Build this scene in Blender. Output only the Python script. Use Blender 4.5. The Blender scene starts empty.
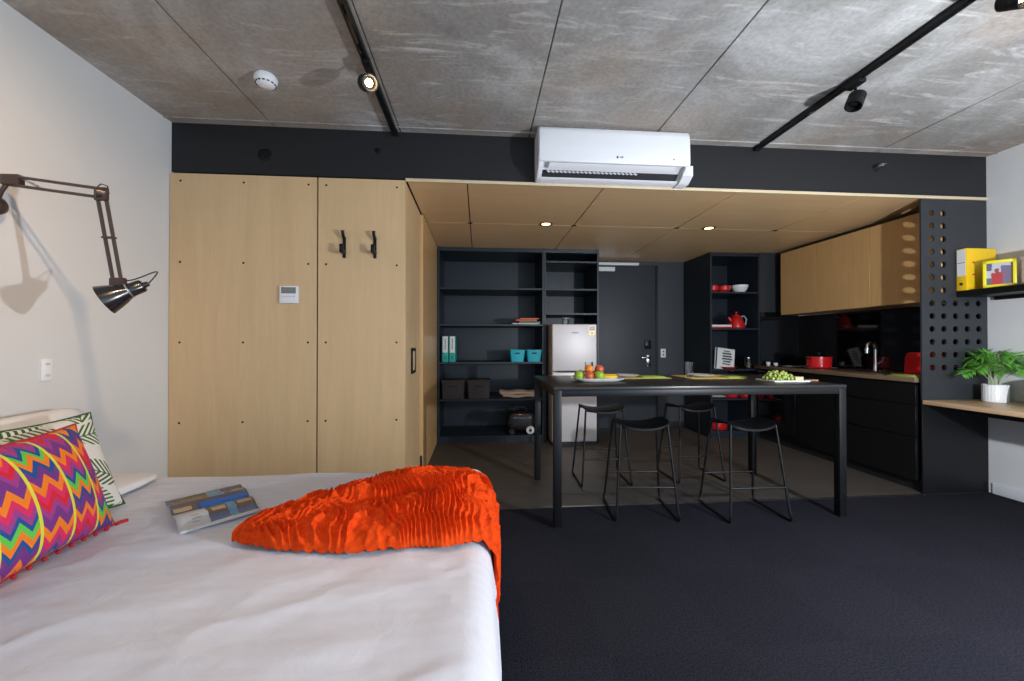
import bpy, bmesh, math, random
import numpy as np
from mathutils import Vector, Matrix
random.seed(7)
PI = math.pi
S = bpy.context.scene
COL = S.collection

# ------------------------------------------------------------------ room dimensions (metres)
D = 2.899          # plane of bulkhead, wardrobe front and perforated screen
XL, XR = -2.1025, 4.106
H = 2.716          # concrete slab
HB = 2.365         # plywood soffit
XC = -0.526        # corridor side of the wardrobe
D2 = 4.817         # front of the tall black units
D3 = 5.483         # entry wall
YB = -1.9          # window wall behind the viewer

# ------------------------------------------------------------------ materials
def new_mat(name):
    m = bpy.data.materials.new(name); m.use_nodes = True
    nt = m.node_tree; b = nt.nodes['Principled BSDF']
    return m, nt, b
def N(nt, typ, **kw):
    n = nt.nodes.new(typ)
    for k, v in kw.items():
        if k == 'op': n.operation = v
        elif k == 'ins':
            for kk, vv in v.items(): n.inputs[kk].default_value = vv
        else: setattr(n, k, v)
    return n
def c4(c): return (c[0], c[1], c[2], 1.0)
def srgb(r, g, b):
    f = lambda v: (v/255/12.92) if v/255 <= .04045 else ((v/255+.055)/1.055)**2.4
    return (f(r), f(g), f(b))
def mat(name, col, rough=.5, metal=0., spec=.5, var=.08, scale=30., bump=0., bscale=200., coat=0., trans=0., ior=1.45, alpha=1., emit=None, estr=0., sheen=0.):
    m, nt, b = new_mat(name)
    b.inputs['Roughness'].default_value = rough; b.inputs['Metallic'].default_value = metal
    b.inputs['Specular IOR Level'].default_value = spec; b.inputs['Coat Weight'].default_value = coat
    b.inputs['Transmission Weight'].default_value = trans; b.inputs['IOR'].default_value = ior
    b.inputs['Sheen Weight'].default_value = sheen
    tc = N(nt, 'ShaderNodeTexCoord')
    nz = N(nt, 'ShaderNodeTexNoise', ins={'Scale': scale, 'Detail': 4.})
    nt.links.new(tc.outputs['Object'], nz.inputs['Vector'])
    mx = N(nt, 'ShaderNodeMix', data_type='RGBA', blend_type='MIX')
    mx.inputs[6].default_value = c4([v*(1-var) for v in col]); mx.inputs[7].default_value = c4([min(1, v*(1+var)) for v in col])
    nt.links.new(nz.outputs['Fac'], mx.inputs[0]); nt.links.new(mx.outputs[2], b.inputs['Base Color'])
    if bump:
        n2 = N(nt, 'ShaderNodeTexNoise', ins={'Scale': bscale, 'Detail': 3.})
        nt.links.new(tc.outputs['Object'], n2.inputs['Vector'])
        bp = N(nt, 'ShaderNodeBump', ins={'Strength': bump, 'Distance': .002})
        nt.links.new(n2.outputs['Fac'], bp.inputs['Height']); nt.links.new(bp.outputs['Normal'], b.inputs['Normal'])
    if emit:
        b.inputs['Emission Color'].default_value = c4(emit); b.inputs['Emission Strength'].default_value = estr
    return m

def ramp(nt, stops, interp='LINEAR'):
    r = N(nt, 'ShaderNodeValToRGB'); cr = r.color_ramp; cr.interpolation = interp
    while len(cr.elements) < len(stops): cr.elements.new(.5)
    for e, (p, c) in zip(cr.elements, stops): e.position = p; e.color = c4(c)
    return r

def wood_mat(name, c1, c2, axis='Z', scale=1., rough=.42, coat=.15):
    m, nt, b = new_mat(name)
    tc = N(nt, 'ShaderNodeTexCoord'); mp = N(nt, 'ShaderNodeMapping')
    st = {'Z': (9, 9, .7), 'X': (.7, 9, 9), 'Y': (9, .7, 9)}[axis]
    mp.inputs['Scale'].default_value = [v*scale for v in st]
    nt.links.new(tc.outputs['Object'], mp.inputs['Vector'])
    n1 = N(nt, 'ShaderNodeTexNoise', ins={'Scale': 1.6, 'Detail': 6., 'Roughness': .6, 'Distortion': 1.2})
    n2 = N(nt, 'ShaderNodeTexNoise', ins={'Scale': 14., 'Detail': 5., 'Roughness': .7})
    nt.links.new(mp.outputs[0], n1.inputs['Vector']); nt.links.new(mp.outputs[0], n2.inputs['Vector'])
    r = ramp(nt, [(.25, c2), (.5, [(a+b_)/2 for a, b_ in zip(c1, c2)]), (.72, c1)])
    mx = N(nt, 'ShaderNodeMath', op='MULTIPLY_ADD', ins={1: .35}); 
    nt.links.new(n2.outputs['Fac'], mx.inputs[0]); 
    m2 = N(nt, 'ShaderNodeMath', op='MULTIPLY', ins={1: .65}); nt.links.new(n1.outputs['Fac'], m2.inputs[0])
    nt.links.new(m2.outputs[0], mx.inputs[2]); nt.links.new(mx.outputs[0], r.inputs[0])
    nt.links.new(r.outputs[0], b.inputs['Base Color'])
    b.inputs['Roughness'].default_value = rough; b.inputs['Coat Weight'].default_value = coat; b.inputs['Coat Roughness'].default_value = .25
    bp = N(nt, 'ShaderNodeBump', ins={'Strength': .05, 'Distance': .001}); nt.links.new(n2.outputs['Fac'], bp.inputs['Height'])
    nt.links.new(bp.outputs[0], b.inputs['Normal'])
    return m

PLY_A, PLY_B = (.68, .475, .265), (.57, .385, .20)
M = {}
M['ply'] = wood_mat('birch_plywood', PLY_A, PLY_B, 'Z', .8)
M['ply_soffit'] = wood_mat('birch_plywood_soffit', (.82, .57, .31), (.72, .48, .25), 'X', .8, rough=.33, coat=.3)  # same plywood as the wardrobe, its colour lightened to look better lit
M['ply_edge'] = wood_mat('plywood_edge', (.78, .66, .46), (.60, .45, .27), 'X', 2.)
M['ply_cab'] = wood_mat('oak_cabinet_front', (.68, .43, .19), (.56, .33, .13), 'Z', 1.3, rough=.35, coat=.3)
M['desk'] = wood_mat('oak_desk_board', (.78, .54, .33), (.62, .41, .23), 'Y', 1.3, rough=.45)
M['worktop'] = wood_mat('laminate_worktop', (.20, .135, .085), (.14, .095, .06), 'Y', 1., rough=.3, coat=.3)
M['black'] = mat('black_paint', (.014, .0145, .017), .55, spec=.4, var=.15, bump=.03)
M['black_panel'] = mat('charcoal_panel', (.026, .029, .034), .5, var=.1, bump=.03)
M['bulkhead'] = mat('black_bulkhead_paint', (.0145, .015, .017), .55, spec=.4, var=.1)
M['black_unit'] = mat('black_laminate', (.013, .020, .029), .42, var=.1)
M['black_gloss'] = mat('black_glass', (.006, .006, .007), .06, var=0., coat=.4)
M['black_kitchen'] = mat('black_cabinet_laminate', (.006, .006, .007), .45, spec=.3, var=.1)
M['door'] = mat('charcoal_door_paint', (.040, .046, .056), .5, var=.06)
M['metal_black'] = mat('black_powder_coat', (.0045, .005, .006), .45, spec=.35, var=.1)
M['table_black'] = mat('black_table_laminate', (.014, .016, .020), .34, var=.1)
M['white_plastic'] = mat('white_plastic', (.78, .79, .82), .35, var=.01)
M['white_dull'] = mat('white_matt_plastic', (.74, .75, .77), .5, var=.01)
M['chrome'] = mat('chrome', (.75, .75, .76), .12, metal=1., var=.02)
M['brushed'] = mat('brushed_metal', (.55, .54, .52), .3, metal=1., var=.05)
M['bronze'] = mat('dark_bronze_metal', (.075, .055, .05), .35, metal=.6, var=.1)
M['lamp_black'] = mat('gloss_black_enamel', (.014, .014, .017), .2, var=.05, coat=.5)
M['fridge'] = mat('silver_fridge_paint', (.60, .57, .57), .42, metal=.2, spec=.35, var=.02)
M['fridge_side'] = mat('grey_fridge_side', (.34, .31, .29), .45, var=.03)
M['red_gloss'] = mat('red_enamel', (.55, .012, .015), .2, var=.05, coat=.6)
M['red_matt'] = mat('red_plastic', (.50, .012, .018), .4, var=.05)
M['teal'] = mat('turquoise_plastic', (.02, .42, .52), .45, var=.05)
M['teal_file'] = mat('teal_file_card', (.02, .38, .33), .5, var=.05)
M['paper'] = mat('white_paper', (.75, .75, .74), .7, var=.02)
M['ink'] = mat('dark_ink', (.03, .03, .035), .7, var=.02)
M['greybox'] = mat('charcoal_woven_box', (.062, .055, .056), .8, var=.25, scale=180., bump=.5)
M['towel'] = mat('beige_towel', (.55, .42, .33), .9, var=.12, scale=60., bump=.6, sheen=.3)
M['yellow'] = mat('yellow_card', (.80, .50, .008), .45, var=.04)
M['yellow_frame'] = mat('lime_yellow_plastic', (.78, .66, .01), .4, var=.03)
M['green_card'] = mat('green_card', (.05, .32, .10), .5, var=.05)
M['glass'] = mat('clear_glass', (.95, .97, .98), .03, trans=1., var=0.)
M['wall'] = None
M['porcelain'] = mat('white_porcelain', (.78, .78, .78), .15, var=.01, coat=.4)
M['pale_blue'] = mat('pale_blue_grey_plastic', (.30, .37, .46), .5, var=.04)
M['cardboard'] = mat('beige_card', (.55, .43, .33), .7, var=.08)
M['brown_wood'] = wood_mat('brown_board', (.45, .27, .16), (.33, .19, .11), 'X', 2.)
M['red_book'] = mat('red_book_cover', (.62, .03, .03), .4, var=.05)
M['orange_book'] = mat('orange_book_cover', (.75, .22, .02), .4, var=.05)
M['pale_blue_cloth'] = mat('teal_leatherette', (.15, .33, .36), .5)

# wall paint
def wall_mat():
    m, nt, b = new_mat('white_wall_paint')
    tc = N(nt, 'ShaderNodeTexCoord')
    n1 = N(nt, 'ShaderNodeTexNoise', ins={'Scale': .9, 'Detail': 3.}); n2 = N(nt, 'ShaderNodeTexNoise', ins={'Scale': 160., 'Detail': 4.})
    for n in (n1, n2): nt.links.new(tc.outputs['Object'], n.inputs['Vector'])
    r = ramp(nt, [(.3, (.60, .60, .60)), (.7, (.65, .65, .645))])
    nt.links.new(n1.outputs['Fac'], r.inputs[0]); nt.links.new(r.outputs[0], b.inputs['Base Color'])
    bp = N(nt, 'ShaderNodeBump', ins={'Strength': .12, 'Distance': .001}); nt.links.new(n2.outputs['Fac'], bp.inputs['Height'])
    nt.links.new(bp.outputs[0], b.inputs['Normal']); b.inputs['Roughness'].default_value = .7
    return m
M['wall'] = wall_mat()

JOINTS = [-1.43, -.565, .363, 1.271, 2.16, 3.13]
def ceiling_mat():
    m, nt, b = new_mat('raw_concrete')
    tc = N(nt, 'ShaderNodeTexCoord')
    mp = N(nt, 'ShaderNodeMapping'); mp.inputs['Scale'].default_value = (.9, .9, 1); nt.links.new(tc.outputs['Object'], mp.inputs['Vector'])
    mpx = N(nt, 'ShaderNodeMapping'); mpx.inputs['Scale'].default_value = (.75, 4.5, 1); mpx.inputs['Rotation'].default_value = (0, 0, .12); nt.links.new(tc.outputs['Object'], mpx.inputs['Vector'])
    big = N(nt, 'ShaderNodeTexNoise', ins={'Scale': 1.5, 'Detail': 7., 'Roughness': .62, 'Distortion': .6})
    st = N(nt, 'ShaderNodeTexNoise', ins={'Scale': 2.2, 'Detail': 8., 'Roughness': .68, 'Distortion': 1.5})
    brown = N(nt, 'ShaderNodeTexNoise', ins={'Scale': .9, 'Detail': 4., 'Roughness': .55})
    fine = N(nt, 'ShaderNodeTexNoise', ins={'Scale': 45., 'Detail': 6., 'Roughness': .7})
    nt.links.new(mp.outputs[0], big.inputs['Vector']); nt.links.new(mpx.outputs[0], st.inputs['Vector'])
    nt.links.new(mp.outputs[0], brown.inputs['Vector']); nt.links.new(tc.outputs['Object'], fine.inputs['Vector'])
    r = ramp(nt, [(.30, (.23, .225, .215)), (.5, (.36, .357, .347)), (.68, (.56, .57, .575))]); nt.links.new(big.outputs['Fac'], r.inputs[0])
    # pale laitance streaks
    rs = ramp(nt, [(.54, (0, 0, 0)), (.66, (1, 1, 1))]); nt.links.new(st.outputs['Fac'], rs.inputs[0])
    mx = N(nt, 'ShaderNodeMix', data_type='RGBA'); mx.inputs[7].default_value = (.66, .66, .66, 1)
    k = N(nt, 'ShaderNodeMath', op='MULTIPLY', ins={1: .7}); nt.links.new(rs.outputs[0], k.inputs[0]); nt.links.new(k.outputs[0], mx.inputs[0])
    nt.links.new(r.outputs[0], mx.inputs[6])
    rb = ramp(nt, [(.46, (0, 0, 0)), (.60, (1, 1, 1))]); nt.links.new(brown.outputs['Fac'], rb.inputs[0])
    kb = N(nt, 'ShaderNodeMath', op='MULTIPLY', ins={1: .5}); nt.links.new(rb.outputs[0], kb.inputs[0])
    m2 = N(nt, 'ShaderNodeMix', data_type='RGBA'); m2.inputs[7].default_value = (.35, .26, .19, 1)
    nt.links.new(kb.outputs[0], m2.inputs[0]); nt.links.new(mx.outputs[2], m2.inputs[6])
    mf = N(nt, 'ShaderNodeMix', data_type='RGBA', blend_type='MULTIPLY'); mf.inputs[0].default_value = .35
    nt.links.new(m2.outputs[2], mf.inputs[6])
    rf = ramp(nt, [(.3, (.35, .35, .35)), (.6, (1.15, 1.15, 1.15))]); nt.links.new(fine.outputs['Fac'], rf.inputs[0]); nt.links.new(rf.outputs[0], mf.inputs[7])
    nt.links.new(mf.outputs[2], b.inputs['Base Color'])
    bp = N(nt, 'ShaderNodeBump', ins={'Strength': .25, 'Distance': .003}); nt.links.new(fine.outputs['Fac'], bp.inputs['Height'])
    nt.links.new(bp.outputs[0], b.inputs['Normal']); b.inputs['Roughness'].default_value = .62
    return m
M['concrete'] = ceiling_mat()

def carpet_mat():
    m, nt, b = new_mat('charcoal_carpet_tiles')
    tc = N(nt, 'ShaderNodeTexCoord')
    chk = N(nt, 'ShaderNodeTexChecker', ins={'Scale': 2.0}); chk.inputs['Color1'].default_value = (.0142, .0145, .0205, 1); chk.inputs['Color2'].default_value = (.0154, .0157, .0218, 1)
    nt.links.new(tc.outputs['Object'], chk.inputs['Vector'])
    n = N(nt, 'ShaderNodeTexNoise', ins={'Scale': 130., 'Detail': 6., 'Roughness': .85}); nt.links.new(tc.outputs['Object'], n.inputs['Vector'])
    r = ramp(nt, [(.38, (.30, .30, .30)), (.62, (1.9, 1.9, 1.9))]); nt.links.new(n.outputs['Fac'], r.inputs[0])
    mx = N(nt, 'ShaderNodeMix', data_type='RGBA', blend_type='MULTIPLY'); mx.inputs[0].default_value = 1.
    nt.links.new(chk.outputs[0], mx.inputs[6]); nt.links.new(r.outputs[0], mx.inputs[7]); nt.links.new(mx.outputs[2], b.inputs['Base Color'])
    bp = N(nt, 'ShaderNodeBump', ins={'Strength': .8, 'Distance': .004}); nt.links.new(n.outputs['Fac'], bp.inputs['Height']); nt.links.new(bp.outputs[0], b.inputs['Normal'])
    b.inputs['Roughness'].default_value = .95; b.inputs['Specular IOR Level'].default_value = .08
    return m
M['carpet'] = carpet_mat()
def vinyl_mat():
    m, nt, b = new_mat('dark_vinyl_planks')
    tc = N(nt, 'ShaderNodeTexCoord')
    br = N(nt, 'ShaderNodeTexBrick', ins={'Scale': 1., 'Mortar Size': .002, 'Brick Width': 1.2, 'Row Height': .3})
    br.inputs['Color1'].default_value = (.066, .058, .052, 1); br.inputs['Color2'].default_value = (.078, .068, .06, 1); br.inputs['Mortar'].default_value = (.03, .028, .026, 1)
    nt.links.new(tc.outputs['Object'], br.inputs['Vector'])
    mp = N(nt, 'ShaderNodeMapping'); mp.inputs['Scale'].default_value = (1.5, 18, 1); nt.links.new(tc.outputs['Object'], mp.inputs['Vector'])
    n = N(nt, 'ShaderNodeTexNoise', ins={'Scale': 3., 'Detail': 6.}); nt.links.new(mp.outputs[0], n.inputs['Vector'])
    r = ramp(nt, [(.3, (.75, .75, .75)), (.7, (1.2, 1.2, 1.2))]); nt.links.new(n.outputs['Fac'], r.inputs[0])
    mx = N(nt, 'ShaderNodeMix', data_type='RGBA', blend_type='MULTIPLY'); mx.inputs[0].default_value = 1.
    nt.links.new(br.outputs[0], mx.inputs[6]); nt.links.new(r.outputs[0], mx.inputs[7]); nt.links.new(mx.outputs[2], b.inputs['Base Color'])
    b.inputs['Roughness'].default_value = .5
    return m
M['vinyl'] = vinyl_mat()

def sheet_mat():
    m, nt, b = new_mat('white_sateen_stripe')
    tc = N(nt, 'ShaderNodeTexCoord'); sp = N(nt, 'ShaderNodeSeparateXYZ'); nt.links.new(tc.outputs['Object'], sp.inputs[0])
    s = N(nt, 'ShaderNodeMath', op='MULTIPLY', ins={1: 2*PI/.045}); nt.links.new(sp.outputs['Y'], s.inputs[0])
    sn = N(nt, 'ShaderNodeMath', op='SINE'); nt.links.new(s.outputs[0], sn.inputs[0])
    gt = N(nt, 'ShaderNodeMapRange', ins={1: -.3, 2: .3, 3: 0., 4: 1.}); nt.links.new(sn.outputs[0], gt.inputs[0])
    mx = N(nt, 'ShaderNodeMix', data_type='RGBA'); mx.inputs[6].default_value = (.675, .675, .735, 1); mx.inputs[7].default_value = (.69, .69, .75, 1)  # blue tint of the window light is put into both stripe colours
    nt.links.new(gt.outputs[0], mx.inputs[0]); nt.links.new(mx.outputs[2], b.inputs['Base Color'])
    rr = N(nt, 'ShaderNodeMapRange', ins={1: 0., 2: 1., 3: .6, 4: .48}); nt.links.new(gt.outputs[0], rr.inputs[0]); nt.links.new(rr.outputs[0], b.inputs['Roughness'])
    n = N(nt, 'ShaderNodeTexNoise', ins={'Scale': 9., 'Detail': 5., 'Roughness': .55, 'Distortion': .5}); nt.links.new(tc.outputs['Object'], n.inputs['Vector'])
    bp = N(nt, 'ShaderNodeBump', ins={'Strength': .35, 'Distance': .012}); nt.links.new(n.outputs['Fac'], bp.inputs['Height']); nt.links.new(bp.outputs[0], b.inputs['Normal'])
    return m
M['sheet'] = sheet_mat()
M['pillow'] = mat('white_pillow_cotton', (.72, .70, .69), .75, var=.03, scale=8., bump=.3, bscale=25.)

def throw_mat():
    m, nt, b = new_mat('orange_ruffled_knit')
    tc = N(nt, 'ShaderNodeTexCoord'); n = N(nt, 'ShaderNodeTexNoise', ins={'Scale': 60., 'Detail': 4.}); nt.links.new(tc.outputs['Object'], n.inputs['Vector'])
    r = ramp(nt, [(.3, (.60, .036, .002)), (.7, (.80, .072, .004))]); nt.links.new(n.outputs['Fac'], r.inputs[0]); nt.links.new(r.outputs[0], b.inputs['Base Color'])
    n2 = N(nt, 'ShaderNodeTexNoise', ins={'Scale': 420., 'Detail': 2.}); nt.links.new(tc.outputs['Object'], n2.inputs['Vector'])
    bp = N(nt, 'ShaderNodeBump', ins={'Strength': .4, 'Distance': .002}); nt.links.new(n2.outputs['Fac'], bp.inputs['Height']); nt.links.new(bp.outputs[0], b.inputs['Normal'])
    b.inputs['Roughness'].default_value = .9; b.inputs['Specular IOR Level'].default_value = .15
    return m
M['throw'] = throw_mat()

def zigzag_mat():
    """woven zigzag bands; uses the cushion's own UVs (u across the bands, v along them)"""
    m, nt, b = new_mat('zigzag_weave')
    L = nt.links.new
    uv = N(nt, 'ShaderNodeUVMap', uv_map='UVMap'); sp = N(nt, 'ShaderNodeSeparateXYZ'); L(uv.outputs[0], sp.inputs[0])
    def ma(op, a, c=None, d=None):
        n = N(nt, 'ShaderNodeMath', op=op)
        for i, x in enumerate((a, c, d)):
            if x is None: continue
            if isinstance(x, (int, float)): n.inputs[i].default_value = x
            else: L(x, n.inputs[i])
        return n.outputs[0]
    u, v = sp.outputs[0], sp.outputs[1]
    band = ma('MULTIPLY', u, 5.0); bi = ma('FLOOR', band); bf = ma('FRACT', band)
    tri = ma('PINGPONG', ma('MULTIPLY', bf, 2.0), .5)
    amp = ma('MULTIPLY', tri, .24)
    off = ma('MULTIPLY', ma('FRACT', ma('MULTIPLY', bi, .377)), 1.)
    wn = N(nt, 'ShaderNodeTexWhiteNoise', noise_dimensions='2D')
    w = ma('ADD', ma('ADD', ma('MULTIPLY', v, 1.15), amp), off)
    # stepped (woven) edges
    w = ma('SNAP', w, .018)
    fr = ma('FRACT', w)
    OR, PU, PK, BL, GR, TE, RD, MG = (.85, .20, .01), (.17, .03, .20), (.70, .02, .10), (.01, .07, .25), (.12, .52, .06), (.02, .22, .28), (.65, .01, .03), (.33, .04, .22)
    r = ramp(nt, [(0., OR), (.08, PU), (.19, MG), (.27, RD), (.33, PK), (.42, OR), (.50, PU), (.60, BL), (.66, OR), (.73, GR), (.79, BL), (.85, MG), (.93, PK)], 'CONSTANT')
    L(fr, r.inputs[0])
    # thin lime line between bands
    e = ma('ABSOLUTE', ma('SUBTRACT', bf, .5)); ln = ma('GREATER_THAN', e, .455)
    mx = N(nt, 'ShaderNodeMix', data_type='RGBA'); L(ln, mx.inputs[0]); L(r.outputs[0], mx.inputs[6]); mx.inputs[7].default_value = (.72, .66, .05, 1)
    L(mx.outputs[2], b.inputs['Base Color'])
    wv = N(nt, 'ShaderNodeTexNoise', ins={'Scale': 110., 'Detail': 2.}); L(uv.outputs[0], wv.inputs['Vector'])
    bp = N(nt, 'ShaderNodeBump', ins={'Strength': .5, 'Distance': .002}); L(wv.outputs['Fac'], bp.inputs['Height']); L(bp.outputs[0], b.inputs['Normal'])
    b.inputs['Roughness'].default_value = .85
    return m
M['zigzag'] = zigzag_mat()

def leaf_print_mat():
    m, nt, b = new_mat('palm_leaf_print')
    L = nt.links.new
    uv = N(nt, 'ShaderNodeUVMap', uv_map='UVMap')
    def ma(op, a, c=None):
        n = N(nt, 'ShaderNodeMath', op=op)
        for i, x in enumerate((a, c)):
            if x is None: continue
            if isinstance(x, (int, float)): n.inputs[i].default_value = x
            else: L(x, n.inputs[i])
        return n.outputs[0]
    vo = N(nt, 'ShaderNodeTexVoronoi', voronoi_dimensions='2D', ins={'Scale': 3.0, 'Randomness': .9}); L(uv.outputs[0], vo.inputs['Vector'])
    sc = N(nt, 'ShaderNodeVectorMath', op='SUBTRACT'); L(uv.outputs[0], sc.inputs[0]); L(vo.outputs['Position'], sc.inputs[1])
    rot = N(nt, 'ShaderNodeVectorRotate', rotation_type='Z_AXIS'); L(sc.outputs[0], rot.inputs['Vector'])
    spc = N(nt, 'ShaderNodeSeparateColor'); L(vo.outputs['Color'], spc.inputs[0]); L(ma('MULTIPLY', spc.outputs[0], 6.28), rot.inputs['Angle'])
    sp = N(nt, 'ShaderNodeSeparateXYZ'); L(rot.outputs[0], sp.inputs[0])
    ay = ma('ABSOLUTE', sp.outputs[1])
    ph = ma('MULTIPLY', ma('SUBTRACT', sp.outputs[0], ma('MULTIPLY', ay, 1.1)), 2*PI*17)
    s = ma('SINE', ph)
    leaf = ma('GREATER_THAN', s, .05)
    # outline of each frond: narrow ellipse
    el = ma('ADD', ma('POWER', ma('DIVIDE', ma('ABSOLUTE', sp.outputs[0]), .24), 2.), ma('POWER', ma('DIVIDE', ay, .125), 2.))
    ins = ma('LESS_THAN', el, 1.)
    mid = ma('LESS_THAN', ay, .005)
    fac = ma('MULTIPLY', ma('MAXIMUM', leaf, mid), ins)
    rr = ramp(nt, [(0, (.02, .085, .012)), (.5, (.05, .16, .02)), (1, (.015, .06, .012))]); L(spc.outputs[1], rr.inputs[0])
    mx = N(nt, 'ShaderNodeMix', data_type='RGBA'); mx.inputs[6].default_value = (.70, .68, .63, 1); L(rr.outputs[0], mx.inputs[7]); L(fac, mx.inputs[0])
    L(mx.outputs[2], b.inputs['Base Color']); b.inputs['Roughness'].default_value = .8
    return m
M['leafprint'] = leaf_print_mat()

def uv_picture(name, boxes, bg, rough=.3, noise=0.):
    """flat printed picture out of rectangles (u0,u1,v0,v1,colour), on the part's own UVs"""
    m, nt, b = new_mat(name); L = nt.links.new
    uv = N(nt, 'ShaderNodeUVMap', uv_map='UVMap')
    nz = N(nt, 'ShaderNodeTexNoise', ins={'Scale': 7., 'Detail': 4.}); L(uv.outputs[0], nz.inputs['Vector'])
    mixv = N(nt, 'ShaderNodeMix', data_type='VECTOR'); mixv.inputs[0].default_value = noise
    L(uv.outputs[0], mixv.inputs[4]); L(nz.outputs['Color'], mixv.inputs[5])
    sp = N(nt, 'ShaderNodeSeparateXYZ'); L(mixv.outputs[1], sp.inputs[0])
    cur = None
    def cmp(sock, a, c):
        g = N(nt, 'ShaderNodeMath', op='GREATER_THAN', ins={1: a}); L(sock, g.inputs[0])
        l = N(nt, 'ShaderNodeMath', op='LESS_THAN', ins={1: c}); L(sock, l.inputs[0])
        k = N(nt, 'ShaderNodeMath', op='MULTIPLY'); L(g.outputs[0], k.inputs[0]); L(l.outputs[0], k.inputs[1]); return k.outputs[0]
    for u0, u1, v0, v1, c in boxes:
        k = N(nt, 'ShaderNodeMath', op='MULTIPLY'); L(cmp(sp.outputs[0], u0, u1), k.inputs[0]); L(cmp(sp.outputs[1], v0, v1), k.inputs[1])
        mx = N(nt, 'ShaderNodeMix', data_type='RGBA'); L(k.outputs[0], mx.inputs[0])
        if cur is None: mx.inputs[6].default_value = c4(bg)
        else: L(cur, mx.inputs[6])
        mx.inputs[7].default_value = c4(c); cur = mx.outputs[2]
    L(cur, b.inputs['Base Color']); b.inputs['Roughness'].default_value = rough
    return m

def uvl(bm): return bm.loops.layers.uv.get('UVMap') or bm.loops.layers.uv.new('UVMap')
# ------------------------------------------------------------------ mesh helpers (all in world coordinates)
def _merge(bm, tmp):
    me = bpy.data.meshes.new('tmp'); tmp.to_mesh(me); tmp.free(); bm.from_mesh(me); bpy.data.meshes.remove(me)
def box(bm, a, b, bev=0., seg=2, mtx=None):
    t = bmesh.new(); bmesh.ops.create_cube(t, size=1.)
    c = [(p+q)/2 for p, q in zip(a, b)]; s = [abs(q-p) for p, q in zip(a, b)]
    for v in t.verts: v.co = Vector((c[0]+v.co.x*s[0], c[1]+v.co.y*s[1], c[2]+v.co.z*s[2]))
    if bev: bmesh.ops.bevel(t, geom=t.edges[:], offset=min(bev, min(s)*.45), segments=seg, profile=.5, affect='EDGES')
    if mtx is not None: bmesh.ops.transform(t, matrix=mtx, verts=t.verts)
    _merge(bm, t); return bm
def frame_for(d):
    d = Vector(d).normalized(); up = Vector((0, 0, 1)) if abs(d.z) < .9 else Vector((1, 0, 0))
    x = d.cross(up).normalized(); y = x.cross(d).normalized(); return x, y
def tube(bm, pts, r, seg=10, cap=True, closed=False):
    pts = [Vector(p) for p in pts]; n = len(pts); rings = []
    rs = r if isinstance(r, (list, tuple)) else [r]*n
    px = None
    for i, p in enumerate(pts):
        if closed: d = pts[(i+1) % n]-pts[i-1]
        else: d = pts[min(i+1, n-1)]-pts[max(i-1, 0)]
        d.normalize()
        if px is None: x, y = frame_for(d)
        else:
            x = px-d*px.dot(d)
            if x.length < 1e-6: x, y = frame_for(d)
            x.normalize(); y = x.cross(d)
        px = x
        rings.append([bm.verts.new(p+x*math.cos(a)*rs[i]+y*math.sin(a)*rs[i]) for a in [2*PI*k/seg for k in range(seg)]])
    m = n if closed else n-1
    for i in range(m):
        A, B = rings[i], rings[(i+1) % n]
        for k in range(seg):
            try: bm.faces.new((A[k], A[(k+1) % seg], B[(k+1) % seg], B[k]))
            except ValueError: pass
    if cap and not closed:
        bm.faces.new(rings[0][::-1]); bm.faces.new(rings[-1])
    return bm
def cyl(bm, p0, p1, r0, r1=None, seg=24, bev=0.):
    r1 = r0 if r1 is None else r1
    p0, p1 = Vector(p0), Vector(p1)
    if bev:
        d = (p1-p0).normalized()
        return tube(bm, [p0, p0+d*bev*.01, p0+d*bev, p1-d*bev, p1-d*bev*.01, p1], [r0-bev, r0-bev*.9, r0, r1, r1-bev*.9, r1-bev], seg)
    return tube(bm, [p0, p1], [r0, r1], seg)
def lathe(bm, prof, c, seg=32, axis=(0, 0, 1), ribs=0, ribamp=0., arc=2*PI):
    """prof: (radius, height) list around axis through c"""
    z = Vector(axis).normalized(); x, y = frame_for(z); c = Vector(c); rings = []
    for r, h in prof:
        ring = []
        for k in range(seg):
            a = arc*k/seg; rr = r*(1+ribamp*abs(math.sin(a*ribs/2))) if ribs else r
            ring.append(bm.verts.new(c+z*h+x*math.cos(a)*rr+y*math.sin(a)*rr))
        rings.append(ring)
    for A, B in zip(rings, rings[1:]):
        for k in range(seg): bm.faces.new((A[k], A[(k+1) % seg], B[(k+1) % seg], B[k]))
    if prof[0][0] > 1e-4: bm.faces.new(rings[0][::-1])
    if prof[-1][0] > 1e-4: bm.faces.new(rings[-1])
    return bm
def sphere(bm, c, r, sc=(1, 1, 1), u=16, v=10):
    bmesh.ops.create_uvsphere(bm, u_segments=u, v_segments=v, radius=1., matrix=Matrix.Translation(c) @ Matrix.Diagonal((r*sc[0], r*sc[1], r*sc[2], 1)))
    return bm
def prism(bm, poly, h0, h1, axis='X'):
    """extrude a 2D polygon along an axis. axis X: poly=(y,z); Y: (x,z); Z: (x,y)"""
    f = {'X': lambda p, h: (h, p[0], p[1]), 'Y': lambda p, h: (p[0], h, p[1]), 'Z': lambda p, h: (p[0], p[1], h)}[axis]
    A = [bm.verts.new(f(p, h0)) for p in poly]; B = [bm.verts.new(f(p, h1)) for p in poly]
    n = len(poly)
    for i in range(n): bm.faces.new((A[i], A[(i+1) % n], B[(i+1) % n], B[i]))
    bm.faces.new(A[::-1]); bm.faces.new(B)
    return bm
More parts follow.
